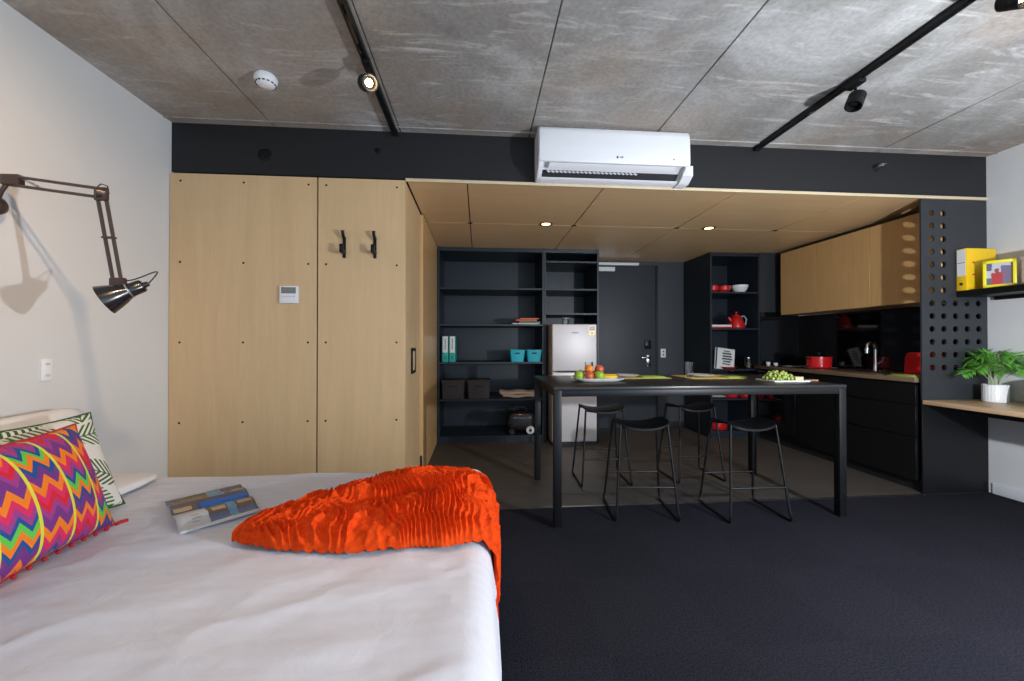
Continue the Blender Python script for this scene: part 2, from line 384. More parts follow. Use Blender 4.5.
def grid(bm, fn, nu, nv, uv=True, closed_v=False):
    lay = uvl(bm) if uv else None
    V = [[bm.verts.new(fn(i/nu, j/nv)) for j in range(nv+1)] for i in range(nu+1)]
    for i in range(nu):
        for j in range(nv):
            f = bm.faces.new((V[i][j], V[i+1][j], V[i+1][j+1], V[i][j+1]))
            if lay:
                for l, (a, c) in zip(f.loops, ((i, j), (i+1, j), (i+1, j+1), (i, j+1))): l[lay].uv = (a/nu, c/nv)
    return bm

def root_of(p):
    while p.parent: p = p.parent
    return p
def obj(name, bm, m, parent=None, label=None, sm=38, solidify=0., origin=None, recalc=True):
    if recalc: bmesh.ops.recalc_face_normals(bm, faces=bm.faces)
    if parent is not None: off = Vector(root_of(parent).location)
    else:
        if origin is None:
            xs = [v.co.x for v in bm.verts]; ys = [v.co.y for v in bm.verts]; zs = [v.co.z for v in bm.verts]
            off = Vector(((min(xs)+max(xs))/2, (min(ys)+max(ys))/2, min(zs)))
        else: off = Vector(origin)
    for v in bm.verts: v.co -= off
    me = bpy.data.meshes.new(name); bm.to_mesh(me); bm.free()
    me.shade_smooth(); me.set_sharp_from_angle(angle=math.radians(sm))
    me.materials.append(M[m] if isinstance(m, str) else m)
    o = bpy.data.objects.new(name, me); COL.objects.link(o)
    if parent is not None: o.parent = parent
    else: o.location = off
    if label: o['label'] = label
    if solidify:
        md = o.modifiers.new('Solidify', 'SOLIDIFY'); md.thickness = solidify; md.offset = 0
    return o
def thing(name, label, cat, loc=(0, 0, 0), group=None, rz=0.):
    o = bpy.data.objects.new(name, None); COL.objects.link(o); o.location = loc; o.rotation_euler = (0, 0, rz)
    o.empty_display_size = .05; o['label'] = label; o['category'] = cat
    if group: o['group'] = group
    return o
def tag(o, label, cat, group=None):
    o['label'] = label; o['category'] = cat
    if group: o['group'] = group
    return o
def struct(name, bm, m, parent=None, origin=(0, 0, 0), **k):
    o = obj(name, bm, m, parent, origin=origin, **k)
    if parent is None: o['kind'] = 'structure'
    return o
def dup(root, loc, rz=0., label=None):
    r = root.copy(); COL.objects.link(r); r.location = loc; r.rotation_euler = (0, 0, rz)
    if label: r['label'] = label
    for ch in list(root.children):
        c = ch.copy(); COL.objects.link(c); c.parent = r
        for g in list(ch.children):
            d = g.copy(); COL.objects.link(d); d.parent = c
    return r
B = bmesh.new
def BX(a, b, bev=0., **k): return box(B(), a, b, bev, **k)

def text_mesh(s, size, depth=.0006, bold=0.):
    cu = bpy.data.curves.new('t', 'FONT'); cu.body = s; cu.size = size; cu.extrude = depth; cu.align_x = 'CENTER'; cu.align_y = 'CENTER'; cu.offset = bold
    o = bpy.data.objects.new('t', cu); COL.objects.link(o)
    me = bpy.data.meshes.new_from_object(o.evaluated_get(bpy.context.evaluated_depsgraph_get()))
    bm = B(); bm.from_mesh(me); bpy.data.objects.remove(o); bpy.data.curves.remove(cu); bpy.data.meshes.remove(me)
    return bm
def text_part(s, size, pos, m, parent, facing='-Y', name='lettering', bold=0.):
    bm = text_mesh(s, size, bold=bold)
    R = {'-Y': Matrix.Rotation(PI/2, 4, 'X'), '-X': Matrix.Rotation(-PI/2, 4, 'Z') @ Matrix.Rotation(PI/2, 4, 'X')}[facing]
    bmesh.ops.transform(bm, matrix=Matrix.Translation(pos) @ R, verts=bm.verts)
    return obj(name, bm, m, parent)

# ------------------------------------------------------------------ the setting
bm = B(); box(bm, (XL-.1, YB, -.1), (XR+.1, 2.895, 0)); struct('floor', bm, 'carpet')
bm = B(); box(bm, (XL-.1, 2.897, -.1), (XR+.1, D3+.1, -.0005)); struct('floor', bm, 'vinyl')
struct('trim_1', BX((XC, 2.885, -.003), (3.522, 2.900, .0025)), 'brushed')
# slab with open joints
bm = B(); xs = [XL-.1]+JOINTS+[XR+.1]
for a, b_ in zip(xs, xs[1:]):
    if a in JOINTS: a += .002
    if b_ in JOINTS: b_ -= .002
    box(bm, (a, YB, H), (b_, D+.25, H+.12), .004, seg=1)
box(bm, (XL-.1, YB, H+.02), (XR+.1, D+.25, H+.15))
struct('ceiling', bm, 'concrete')
struct('wall_left', BX((XL-.1, YB, 0), (XL, D3+.1, H)), 'wall')
struct('wall_right', BX((XR, YB, 0), (XR+.1, D3+.1, H)), 'wall')
# window wall behind the viewer
bm = B(); W0, W1, Z0, Z1 = -.9, 3.6, .25, 2.45
box(bm, (XL-.1, YB-.15, 0), (W0, YB, H)); box(bm, (W1, YB-.15, 0), (XR+.1, YB, H)); box(bm, (W0, YB-.15, 0), (W1, YB, Z0)); box(bm, (W0, YB-.15, Z1), (W1, YB, H))
struct('wall_back', bm, 'wall')
bm = B()
for x in (W0+.03, (W0+W1)/2, W1-.03): box(bm, (x-.03, YB-.1, Z0), (x+.03, YB-.04, Z1), .004)
for z in (Z0+.03, Z1-.03): box(bm, (W0, YB-.1, z-.03), (W1, YB-.04, z+.03), .004)
wf = struct('window_1', bm, 'black')
obj('window_pane', BX((W0+.05, YB-.075, Z0+.05), (W1-.05, YB-.069, Z1-.05)), 'glass', wf)
# entry wall with door
bm = B(); box(bm, (XL, D3, 0), (1.477, D3+.1, HB+.3)); box(bm, (2.535, D3, 0), (XR, D3+.1, HB+.3)); box(bm, (1.477, D3, 2.31), (2.535, D3+.1, HB+.3))
struct('wall_front', bm, 'door')
dr = struct('door_1', BX((1.49, D3+.004, .006), (2.505, D3+.05, 2.30), .002), 'door')
obj('door_stop', BX((2.507, D3-.006, .006), (2.535, D3+.05, 2.31), .002), 'black', dr)
bm = B(); cyl(bm, (2.395, D3-.004, 1.0), (2.395, D3+.01, 1.0), .026, bev=.003); cyl(bm, (2.395, D3-.05, 1.0), (2.395, D3, 1.0), .009)
tube(bm, [(2.395, D3-.05, 1.0), (2.37, D3-.056, 1.0), (2.30, D3-.056, 1.0), (2.275, D3-.05, 1.0)], [.014, .014, .014, .012])
dh = obj('door_handle', bm, 'chrome', dr)
bm = B(); box(bm, (2.365, D3-.014, .87), (2.425, D3+.004, 1.04), .01); obj('escutcheon', bm, 'chrome', dh)
bm = B(); box(bm, (2.34, D3-.028, 1.125), (2.425, D3+.004, 1.245), .008); dk = obj('door_lock', bm, 'black_gloss', dr)
obj('lock_turn', cyl(B(), (2.382, D3-.04, 1.165), (2.382, D3-.02, 1.165), .014), 'metal_black', dk)
bm = B(); box(bm, (1.62, D3-.07, 2.21), (1.89, D3+.004, 2.270), .006); dc = obj('door_closer', bm, 'white_dull', dr)
bm = B(); box(bm, (1.60, D3-.11, 2.288), (2.22, D3-.060, 2.325), .005); obj('closer_track', bm, 'white_dull', dc)
# plywood soffit boards with open shadow gaps
SX = [XC+.004, -.089, .93, 1.985, 3.04, XR]; SY = [D, 3.862, D3]
bm = B()
for a, b_ in zip(SX, SX[1:]):
    for c, d in zip(SY, SY[1:]):
        box(bm, (a+.005, c+(.0025 if c > D else 0), HB), (b_-.005, d-.0025, HB+.018), .0015, seg=1)
sf = struct('ceiling_soffit', bm, 'ply_soffit')
bm = B(); box(bm, (XL, D+.03, HB+.03), (XR, D3, HB+.05)); obj('soffit_backing', bm, 'black', sf)
bm = B()
for x in SX[:-1]:
    box(bm, (x-.022, 3.845, HB-.004), (x+.022, 3.875, HB+.002), .001)
obj('joint_clip', bm, 'metal_black', sf)
bm = B(); box(bm, (XC, D-.016, HB-.006), (XR-.004, D+.003, HB+.016), .002); struct('trim_2', bm, 'ply_edge')
bm = B(); box(bm, (XL, D, HB+.014), (XR, D+.03, H)); struct('wall_bulkhead', bm, 'bulkhead')
struct('trim_3', BX((XL, D-.075, H-.006), (XR, D-.062, H+.0), .001), 'concrete')
struct('baseboard_right', BX((XR-.014, YB, 0), (XR, D-.03, .085), .003), 'white_plastic')
struct('baseboard_front', BX((2.535, D3-.014, 0), (2.917, D3, .09), .002), 'black')

# ------------------------------------------------------------------ wardrobe (plywood block left)
wd = thing('wardrobe', 'pale birch plywood wardrobe block filling the left corner behind the bed', 'wardrobe', ((XL+XC)/2, 3.4, 0))
YF = 2.880
SCREWS = []
def ply_board(name, a, b, screws=(), axis='Y'):
    p = obj(name, BX(a, b, .0015, seg=1), 'ply', wd)
    for x, z in screws: obj('screw', cyl(B(), (x, YF-.0015, z), (x, YF+.002, z), .0075, seg=10), 'metal_black', p)
    return p
ply_board('front_panel', (XL+.003, YF, .02), (-1.134, YF+.018, HB-.002), [(x, z) for x in (-2.03, -1.62, -1.19) for z in (.12, .66, 1.207, 1.755, 2.31)])
ply_board('front_panel', (-1.124, YF, .02), (XC-.002, YF+.018, HB-.002), [(x, z) for x in (-1.07, -.585) for z in (.12, .66, 1.207, 1.755, 2.31)])
obj('carcass', BX((XL+.002, YF+.019, 0), (XC-.03, D3-.01, HB-.004)), 'black', wd)
sd = obj('sliding_door', BX((XC-.026, YF+.018, .012), (XC, 3.60, HB-.006), .0015, seg=1), 'ply', wd)
bm = B(); box(bm, (XC-.002, 3.12, .965), (XC+.012, 3.30, 1.165), .003); hd = obj('door_pull', bm, 'metal_black', sd)
obj('pull_recess', BX((XC+.010, 3.155, .99), (XC+.0135, 3.24, 1.14), .001), 'ply', hd)
M['ply_edge_v'] = wood_mat('plywood_edge_upright', (.80, .58, .30), (.66, .45, .22), 'Z', 1.5)
obj('side_panel', BX((XC-.028, 3.612, .012), (XC+.024, D2-.02, HB-.012), .0015, seg=1), 'ply_cab', wd, 'amber plywood side panel with a glossier face')
obj('dark_slit', BX((XC-.004, 3.602, 0), (XC+.020, 3.611, .20), .001), 'black', wd)  # black strip standing in for a thin dark slit

# ------------------------------------------------------------------ coat hooks, thermostat, outlets
def coat_hook(x, label):
    h = thing('coat_hook', label, 'coat hook', (x, YF, 1.80), 'black coat hooks on the plywood wardrobe')
    obj('back_plate', BX((x-.011, YF-.010, 1.80), (x+.011, YF, 1.95), .004), 'metal_black', h)
    bm = B(); tube(bm, [(x, YF-.006, 1.935), (x, YF-.022, 1.945), (x, YF-.038, 1.965), (x, YF-.042, 1.985)], [.011, .011, .011, .012], 12); obj('upper_prong', bm, 'metal_black', h)
    bm = B(); box(bm, (x-.012, YF-.075, 1.825), (x+.014, YF-.004, 1.85), .005); box(bm, (x-.012, YF-.078, 1.83), (x+.014, YF-.055, 1.885), .006); obj('lower_prong', bm, 'metal_black', h)
coat_hook(-.945, 'black metal coat hook on the wardrobe front, the left of the pair')
coat_hook(-.735, 'black metal coat hook on the wardrobe front, the right of the pair, nearer the corner')
th = thing('thermostat', 'small white wall thermostat with grey screen on the plywood wardrobe panel', 'thermostat', (-1.3115, YF, 1.478))
obj('casing', BX((-1.373, YF-.022, 1.478), (-1.250, YF, 1.598), .005), 'white_plastic', th)
obj('screen', BX((-1.360, YF-.024, 1.545), (-1.263, YF-.020, 1.588), .001), mat('lcd_grey', (.20, .21, .20), .25), th)
bm = B()
for i in range(4): box(bm, (-1.357+i*.024, YF-.0245, 1.520), (-1.341+i*.024, YF-.021, 1.529), .001)
obj('button', bm, 'fridge', th)
sk = thing('power_outlet', 'white double power outlet low on the white left wall', 'power outlet', (XL, 2.113, 1.035))
obj('cover_plate', BX((XL, 2.092, 1.02), (XL+.010, 2.140, 1.125), .003), 'white_plastic', sk)
for z in (1.045, 1.10): obj('switch', BX((XL+.009, 2.106, z-.006), (XL+.012, 2.126, z+.006), .002), 'fridge', sk)
sw = thing('light_switch', 'white light switch plate on the dark wall beside the entry door', 'light switch', (2.61, D3, 1.0))
obj('cover_plate', BX((2.575, D3-.01, 1.0), (2.648, D3, 1.125), .003), 'white_plastic', sw)
for z in (1.04, 1.085): obj('switch', BX((2.60, D3-.014, z-.009), (2.623, D3-.009, z+.009), .002), 'ink', sw)

# ------------------------------------------------------------------ ceiling tracks, spotlights, detector, sprinklers
def track(x, y0, y1, label):
    t = thing('track_rail', label, 'track rail', (x, (y0+y1)/2, H-.035), 'black lighting tracks under the concrete')
    bm = B(); box(bm, (x-.018, y0, H-.032), (x+.018, y1, H), .002); obj('rail', bm, 'metal_black', t)
    bm = B(); box(bm, (x-.006, y0+.01, H-.0335), (x+.006, y1-.01, H-.030)); obj('contact_slot', bm, 'black_gloss', t)
    bm = B(); box(bm, (x-.021, y1-.02, H-.036), (x+.021, y1+.004, H), .003); obj('end_cap', bm, 'metal_black', t)
track(-.600, -1.5, 2.885, 'black lighting track on the left half of the concrete ceiling')
track(2.126, -1.5, 2.885, 'black lighting track on the right half of the concrete ceiling')
def spotlight(x, y, aim, label, lit):
    s = thing('track_spotlight', label, 'spotlight', (x, y, H-.2), 'spotlights on the ceiling tracks')
    bm = B(); box(bm, (x-.022, y-.045, H-.058), (x+.022, y+.045, H-.033), .004); obj('adapter', bm, 'metal_black', s)
    bm = B(); cyl(bm, (x, y, H-.10), (x, y, H-.056), .007, seg=12); obj('stem', bm, 'metal_black', s)
    d = Vector(aim).normalized(); c = Vector((x, y, H-.138))
    bm = B(); a = c-d*.040
    lathe(bm, [(.001, 0), (.036, 0), (.042, .006), (.042, .04), (.0412, .042), (.0412, .048), (.042, .05), (.042, .082), (.036, .082), (.030, .060), (.001, .060)], a, 32, d)
    obj('lamp_head', bm, 'metal_black', s)
    if lit: m = mat('lit_lamp_glass', (1, .85, .6), .3, emit=(1., .66, .30), estr=40.)
    else: m = 'black_gloss'
    bm = B(); lathe(bm, [(.001, 0), (.019, 0), (.019, .003), (.001, .006)], a+d*.061, 24, d); obj('lens', bm, m, s)
    return c+d*.055
L1 = spotlight(-.590, 2.15, (.52, -.70, -.42), 'lit black spotlight on the left ceiling track', True)
spotlight(2.126, 2.08, (-.35, -.05, -.75), 'unlit black spotlight hanging from the right ceiling track', False)
L3 = spotlight(2.126, 1.405, (.1, -.8, -.5), 'lit spotlight on the right ceiling track, cut by the top of the photo', True)

sdx = thing('smoke_detector', 'round white smoke detector on the concrete ceiling left of the track', 'smoke detector', (-1.206, 2.351, H-.05))
bm = B(); lathe(bm, [(.001, 0), (.05, 0), (.052, -.010), (.001, -.010)], (-1.206, 2.351, H), 36); obj('base', bm, 'white_plastic', sdx)
bm = B(); lathe(bm, [(.001, -.010), (.058, -.010), (.060, -.022), (.055, -.040), (.042, -.056), (.030, -.062), (.001, -.063)], (-1.206, 2.351, H), 36); cv = obj('cover', bm, 'white_plastic', sdx)
bm = B()
for k in range(14):
    a = 2*PI*k/14; p = Vector((-1.206+.050*math.cos(a), 2.351+.050*math.sin(a), H-.048)); t_ = Vector((-math.sin(a), math.cos(a), 0))
    tube(bm, [p-t_*.006, p+t_*.006], .0035, 6)
obj('vent_slot', bm, 'ink', cv)
for x, z, r, l in ((-1.491, 2.515, .045, 'round dark cover plate on the black bulkhead above the wide plywood panel'), (-.722, 2.575, .022, 'small round dark sprinkler on the black bulkhead above the coat hooks')):
    o = thing('cover_plate' if r > .03 else 'sprinkler_head', l, 'sprinkler', (x, D, z))
    bm = B(); cyl(bm, (x, D-.008, z), (x, D, z), r, bev=.003); obj('plate', bm, 'metal_black', o)
    bm = B(); cyl(bm, (x, D-.02, z), (x, D-.006, z), r*.4, bev=.002, seg=16); obj('nozzle', bm, 'metal_black', o)
x, z = 3.13, 2.59
o = thing('sprinkler_head', 'metal sidewall sprinkler head on the black bulkhead near the right wall', 'sprinkler', (x, D, z-.03))
obj('plate', cyl(B(), (x, D-.006, z), (x, D, z), .03, bev=.003), 'metal_black', o)
bm = B(); cyl(bm, (x, D-.06, z), (x, D-.005, z), .009, seg=12); tube(bm, [(x-.012, D-.02, z), (x-.018, D-.045, z), (x, D-.062, z), (x+.018, D-.045, z), (x+.012, D-.02, z)], .0035, 8); obj('nozzle', bm, 'brushed', o)
obj('deflector', BX((x-.02, D-.068, z+.004), (x+.02, D-.058, z+.008), .001), 'brushed', o)
# soffit downlights
def downlight(x, y, label):
    o = thing('downlight', label, 'downlight', (x, y, HB-.006), 'recessed downlights in the plywood soffit')
    bm = B(); lathe(bm, [(.042, .004), (.044, -.004), (.060, -.006), (.064, .000), (.064, .004)], (x, y, HB), 36); obj('trim_ring', bm, 'metal_black', o)
    bm = B(); lathe(bm, [(.001, -.002), (.042, -.002), (.042, .003), (.001, .003)], (x, y, HB), 28); obj('lens', bm, mat('lit_downlight_lens', (1, .9, .7), .3, emit=(1., .60, .27), estr=5.), o)
downlight(.647, 3.832, 'lit recessed downlight in the plywood soffit over the fruit end of the table')
downlight(2.308, 3.832, 'lit recessed downlight in the plywood soffit nearer the kitchen')

# ------------------------------------------------------------------ air conditioner
ac = thing('air_conditioner', 'white wall-mounted split air conditioner on the black bulkhead', 'air conditioner', (.945, D, 2.285))
X0, X1 = .405, 1.485
prof = [(D, 2.705), (2.735, 2.705), (2.705, 2.69), (2.698, 2.64), (2.694, 2.460), (2.745, 2.455), (2.835, 2.40), (2.800, 2.388), (2.815, 2.376), (D, 2.374)]
bm = B(); prism(bm, prof, X0+.03, X1-.03); obj('casing', bm, 'white_plastic', ac)
endp = [(D, 2.705), (2.735, 2.705), (2.705, 2.69), (2.690, 2.64), (2.684, 2.47), (2.700, 2.434), (2.79, 2.384), (2.82, 2.374), (D, 2.372)]
for a, b_ in ((X0, X0+.032), (X1-.032, X1)):
    bm = B(); prism(bm, endp, a, b_); bmesh.ops.bevel(bm, geom=bm.edges[:], offset=.004, segments=2, affect='EDGES'); obj('end_cap', bm, 'white_plastic', ac)
bm = B(); prism(bm, [(2.697, 2.448), (2.684, 2.45), (2.680, 2.56), (2.686, 2.66), (2.700, 2.692), (2.72, 2.700), (2.725, 2.69)], X0+.006, X1-.006)
bmesh.ops.bevel(bm, geom=bm.edges[:], offset=.002, segments=1, affect='EDGES'); fp = obj('front_panel', bm, 'white_plastic', ac)
bm = B(); prism(bm, [(2.745, 2.456), (2.836, 2.398), (2.842, 2.41), (2.751, 2.468)], X0+.04, X1-.04); obj('air_slot', bm, 'ink', ac)
bm = B(); prism(bm, [(2.694, 2.444), (2.698, 2.440), (2.738, 2.424), (2.742, 2.428), (2.702, 2.447)], X0+.075, X1-.105); obj('louver', bm, 'white_plastic', ac)
for i in range(22):
    x = X0+.09+i*.030
    obj('vane', box(B(), (-.010, -.0015, -.026), (.010, .0015, .026), 0, mtx=Matrix.Translation((x, 2.785, 2.424)) @ Matrix.Rotation(-1.0, 4, 'X') @ Matrix.Rotation(.7, 4, 'Y') @ Matrix.Rotation(.5, 4, 'Z')), 'white_dull', ac)
bm = B(); prism(bm, [(2.79, 2.372), (2.735, 2.405), (2.735, 2.475), (D, 2.475), (D, 2.366), (2.80, 2.366)], X1-.03, X1+.045); obj('pipe_cover', bm, 'white_plastic', ac)
text_part('LG', .017, (.985, 2.6800, 2.492), 'ink', fp, name='logo_lettering', bold=.0004)
bm = B(); cyl(bm, (.955, 2.6835, 2.492), (.955, 2.6795, 2.492), .0075, seg=20); obj('logo', bm, mat('logo_crimson', (.28, .01, .06), .4), fp)
bm = B(); cyl(bm, (1.36, 2.688, 2.490), (1.36, 2.680, 2.490), .006, seg=12); obj('indicator', bm, 'chrome', fp)

# ------------------------------------------------------------------ tall black shelving
YBK = D3-.012
def rack(name, label, x0, x1, shelves, left=True, right=True, kick=True, z0=0., plinth=.05):
    r = thing(name, label, 'shelving unit', ((x0+x1)/2, (D2+YBK)/2, 0))
    t = .022
    if left: obj('side_panel', BX((x0, D2, 0), (x0+t, YBK, HB-.006), .001, seg=1), 'black_unit', r)
    if right: obj('side_panel', BX((x1-t, D2, 0), (x1, YBK, HB-.006), .001, seg=1), 'black_unit', r)
    obj('back_panel', BX((x0+t, YBK-.012, z0), (x1-t, YBK, HB-.006)), 'black_unit', r)
    obj('top_rail', BX((x0+t, D2+.01, HB-.05), (x1-t, YBK-.012, HB-.006), .001, seg=1), 'black_unit', r)
    for z in shelves: obj('shelf', BX((x0+t, D2+.004, z-.022), (x1-t, YBK-.012, z), .0012, seg=1), 'black_unit', r)
    if kick: obj('plinth', BX((x0+t, D2+.03, 0), (x1-t, D2+.045, plinth)), 'black_unit', r)
    return r
rack('shelving_unit', 'tall wide black open shelving unit holding files, baskets and the vacuum cleaner', -.498, .790, [1.875, 1.435, .975, .53, .085], plinth=.063)
rack('fridge_surround', 'narrow tall black shelving tower built around the silver fridge', .792, 1.475, [2.215, 1.875, 1.575], kick=False)
rack('pantry_unit', 'black open pantry shelves with red and white crockery left of the kitchen run', 2.917, 3.583, [1.86, 1.395, .875, .50, .09], plinth=.068)

# files
def lever_file(x, y0, z, w, h, d, mcol, labelm, label, group, cat='file'):
    f = thing('lever_arch_file', label, cat, (x+w/2, y0+d/2, z), group)
    obj('cover', BX((x, y0, z), (x+w, y0+d, z+h), .003), mcol, f)
    obj('spine_label', BX((x+.006, y0-.001, z+h*.36), (x+w-.006, y0+.002, z+h-.006), .0005), labelm, f)
    bm = B()
    for k in range(6): box(bm, (x+w*.4, y0-.0016, z+h*(.5+.07*k)), (x+w*.6, y0, z+h*(.535+.07*k)))
    obj('lettering', bm, 'ink', f)
    bm = B(); tube(bm, [(x+w/2+.011*math.cos(a), y0-.0015, z+h*.17+.011*math.sin(a)) for a in [2*PI*k/16 for k in range(16)]], .003, 6, closed=True); obj('finger_ring', bm, 'ink', f)
    return f
lever_file(-.447, 4.86, .976, .072, .315, .28, 'teal_file', 'paper', 'white and teal lever arch file at the left end of the shelf', 'teal files on the black shelf')
lever_file(-.362, 4.86, .976, .072, .315, .28, 'teal_file', 'paper', 'white and teal lever arch file, the one nearer the turquoise baskets', 'teal files on the black shelf')
# baskets with a handle cut-out (tapered tub)
def tub(name, cx, cy, z, w0, w1, d0, d1, h, m, label, cat, group, lid=False):
    t = thing(name, label, cat, (cx, cy, z), group)
    bm = B()
    def ring(w, d, zz):
        c = .018; pts = []
        for sx, sy in ((-1, -1), (1, -1), (1, 1), (-1, 1)):
            ax, ay = cx+sx*(w/2-c), cy+sy*(d/2-c); a0 = math.atan2(sy, sx)
            for k in (-1, 0, 1):
                a = a0+k*PI/5; pts.append((ax+c*math.cos(a), ay+c*math.sin(a), zz))
        return [bm.verts.new(p) for p in pts]
    R = [ring(w0, d0, z), ring(w1, d1, z+h-.006), ring(w1+.012, d1+.012, z+h-.006), ring(w1+.012, d1+.012, z+h), ring(w1-.008, d1-.008, z+h), ring(w0-.006, d0-.006, z+.006)]
    for A_, B_ in zip(R, R[1:]):
        for k in range(len(A_)): bm.faces.new((A_[k], A_[(k+1) % len(A_)], B_[(k+1) % len(A_)], B_[k]))
    bm.faces.new(R[0][::-1]); bm.faces.new(R[-1])
    obj('body', bm, m, t)
    yw = cy-(d0/2+(d1-d0)/2*.72)-.0015
    obj('hand_grip', BX((cx-w0*.19, yw-.004, z+h*.66), (cx+w0*.19, yw+.006, z+h*.78), .003), 'ink', t)
    if lid: obj('lid', BX((cx-w1/2-.006, cy-d1/2-.006, z+h-.012), (cx+w1/2+.006, cy+d1/2+.006, z+h+.008), .004), m, t)
    return t
tub('storage_basket', .465, 4.965, .976, .155, .185, .24, .27, .145, 'teal', 'turquoise plastic basket on the black shelf, the left of the two', 'basket', 'turquoise baskets')
tub('storage_basket', .672, 4.965, .976, .155, .185, .24, .27, .145, 'teal', 'turquoise plastic basket on the black shelf beside the fridge tower', 'basket', 'turquoise baskets')
tub('storage_box', -.315, 4.985, .531, .26, .275, .28, .30, .215, 'greybox', 'dark grey storage box at the left end of the black shelf', 'storage box', 'dark grey storage boxes', True)
tub('storage_box', -.005, 4.985, .531, .26, .275, .28, .30, .215, 'greybox', 'dark grey storage box, the right of the pair, nearer the folded towel', 'storage box', 'dark grey storage boxes', True)
# folded towel
tw = thing('folded_towel', 'folded beige towel on the lower black shelf', 'towel', (.53, 4.98, .531))
for i, (a, b_, z0, z1) in enumerate(((.285, .755, .532, .566), (.25, .735, .566, .607))):
    bm = B(); box(bm, (a, 4.86, z0), (b_, 5.10, z1), .017, seg=4); bmesh.ops.subdivide_edges(bm, edges=[e for e in bm.edges if e.calc_length() > .1], cuts=14, use_grid_fill=True)
    for v in bm.verts: v.co.z += .007*math.sin(v.co.x*24+i*2)+.004*math.sin(v.co.y*30+i); v.co.z = max(v.co.z, .532)
    obj('fold', bm, 'towel', tw)
# books lying on the shelf
def book(x0, x1, y0, y1, z0, z1, m, label, group=None, rz=0.):
    b_ = thing('book', label, 'book', ((x0+x1)/2, (y0+y1)/2, z0), group)
    t = .0025
    bm = B(); box(bm, (x0, y0, z0), (x1, y1, z0+t)); box(bm, (x0, y0, z1-t), (x1, y1, z1)); box(bm, (x0, y0, z0), (x1, y0+t, z1)); obj('cover', bm, m, b_)
    obj('pages', BX((x0+.003, y0+t, z0+t), (x1-.003, y1-.003, z1-t)), 'paper', b_)
    return b_
book(.405, .745, 4.87, 5.09, 1.436, 1.452, 'paper', 'thin white book at the bottom of the small pile on the shelf', 'books lying on the black shelf')
book(.49, .755, 4.868, 5.08, 1.4525, 1.472, 'green_card', 'green book second from the bottom of the small pile on the shelf', 'books lying on the black shelf')
book(.455, .71, 4.872, 5.07, 1.4725, 1.502, 'red_book', 'red book near the top of the small pile on the shelf', 'books lying on the black shelf')
book(.50, .735, 4.875, 5.05, 1.5025, 1.515, 'orange_book', 'orange book on top of the small pile on the shelf', 'books lying on the black shelf')
# vacuum cleaner
vc = thing('vacuum_cleaner', 'black cylinder vacuum cleaner with a pale wheel on the lowest black shelf', 'vacuum cleaner', (.51, 5.0, .085))
bm = B(); box(bm, (.34, 4.87, .11), (.70, 5.13, .36), .085, seg=6); obj('body', bm, mat('vacuum_black_plastic', (.02, .018, .017), .25, coat=.4), vc)
for x, r in ((.625, .05), (.40, .035)):
    w = obj('wheel', cyl(B(), (x, 4.85, .086+r), (x, 4.89, .086+r), r, bev=.006, seg=28), 'white_dull' if r > .04 else 'ink', vc, 'pale round wheel' if r > .04 else None)
    obj('hub', cyl(B(), (x, 4.842, .086+r), (x, 4.852, .086+r), r*.35, bev=.002, seg=16), 'ink', w)
for x, r in ((.625, .05), (.40, .035)):
    obj('wheel', cyl(B(), (x, 5.11, .086+r), (x, 5.15, .086+r), r, bev=.006, seg=28), 'ink', vc)
obj('carry_handle', tube(B(), [(.42, 5.0, .36), (.45, 5.0, .40), (.56, 5.0, .40), (.59, 5.0, .36)], .012, 10), 'ink', vc)

# ------------------------------------------------------------------ fridge
fr = thing('fridge', 'silver two-door fridge freezer standing in the black tower behind the table', 'fridge', (1.115, 4.85, 0))
FX0, FX1, FY = .850, 1.383, 4.60
obj('cabinet', BX((FX0, FY+.055, .03), (FX1, 5.16, 1.425), .008), 'fridge_side', fr)
fd = obj('freezer_door', BX((FX0, FY, .875), (FX1, FY+.05, 1.428), .012, seg=4), 'fridge', fr)
ld = obj('fridge_door', BX((FX0, FY, .045), (FX1, FY+.05, .862), .012, seg=4), 'fridge', fr)
obj('handle_groove', BX((FX0+.07, FY-.001, .863), (FX1-.02, FY+.04, .874)), 'ink', fr)
obj('kickplate', BX((FX0+.01, FY+.03, .0), (FX1-.01, 5.1, .04)), 'ink', fr)
bm = B()
for k in range(8): box(bm, (1.082+k*.011, FY-.0012, 1.320), (1.090+k*.011, FY+.001, 1.330+.003*(k in (0, 3))))
obj('badge', bm, 'ink', fd)
M['sticker'] = uv_picture('energy_sticker_print', [(0, 1, 0, .45, (.75, .60, .03)), (.35, .65, .1, .35, (.45, .2, .02)), (.08, .92, .5, .68, (.04, .03, .03)), (.1, .9, .70, .9, (.55, .03, .02))], (.72, .70, .66))
bm = B(); grid(bm, lambda u, v: Vector((1.283+.085*u, FY-.0012, 1.295+.12*v)), 4, 4); obj('energy_sticker', bm, 'sticker', fd, 'red and yellow energy rating sticker')
# small clear jar standing on the fridge
def glass_cup(x, y, z, r, h, label, group=None, name='drinking_glass', cat='glass', part=False):
    bm = B(); lathe(bm, [(.001, 0), (r*.82, 0), (r, h), (r-.0035, h), (r*.82-.004, .012), (.001, .012)], (x, y, z), 28)
    return tag(obj(name, bm, 'glass'), label, cat, group)
cb = thing('storage_container', 'small clear lidded container standing on top of the fridge', 'container', (1.05, 4.80, 1.428))
bm = B(); lathe(bm, [(.001, 0), (.04, 0), (.045, .07), (.042, .07), (.037, .004), (.001, .004)], (1.05, 4.80, 1.4285), 24); obj('body', bm, 'glass', cb)
obj('lid', cyl(B(), (1.05, 4.80, 1.4995), (1.05, 4.80, 1.514), .047, bev=.003), 'pale_blue', cb)

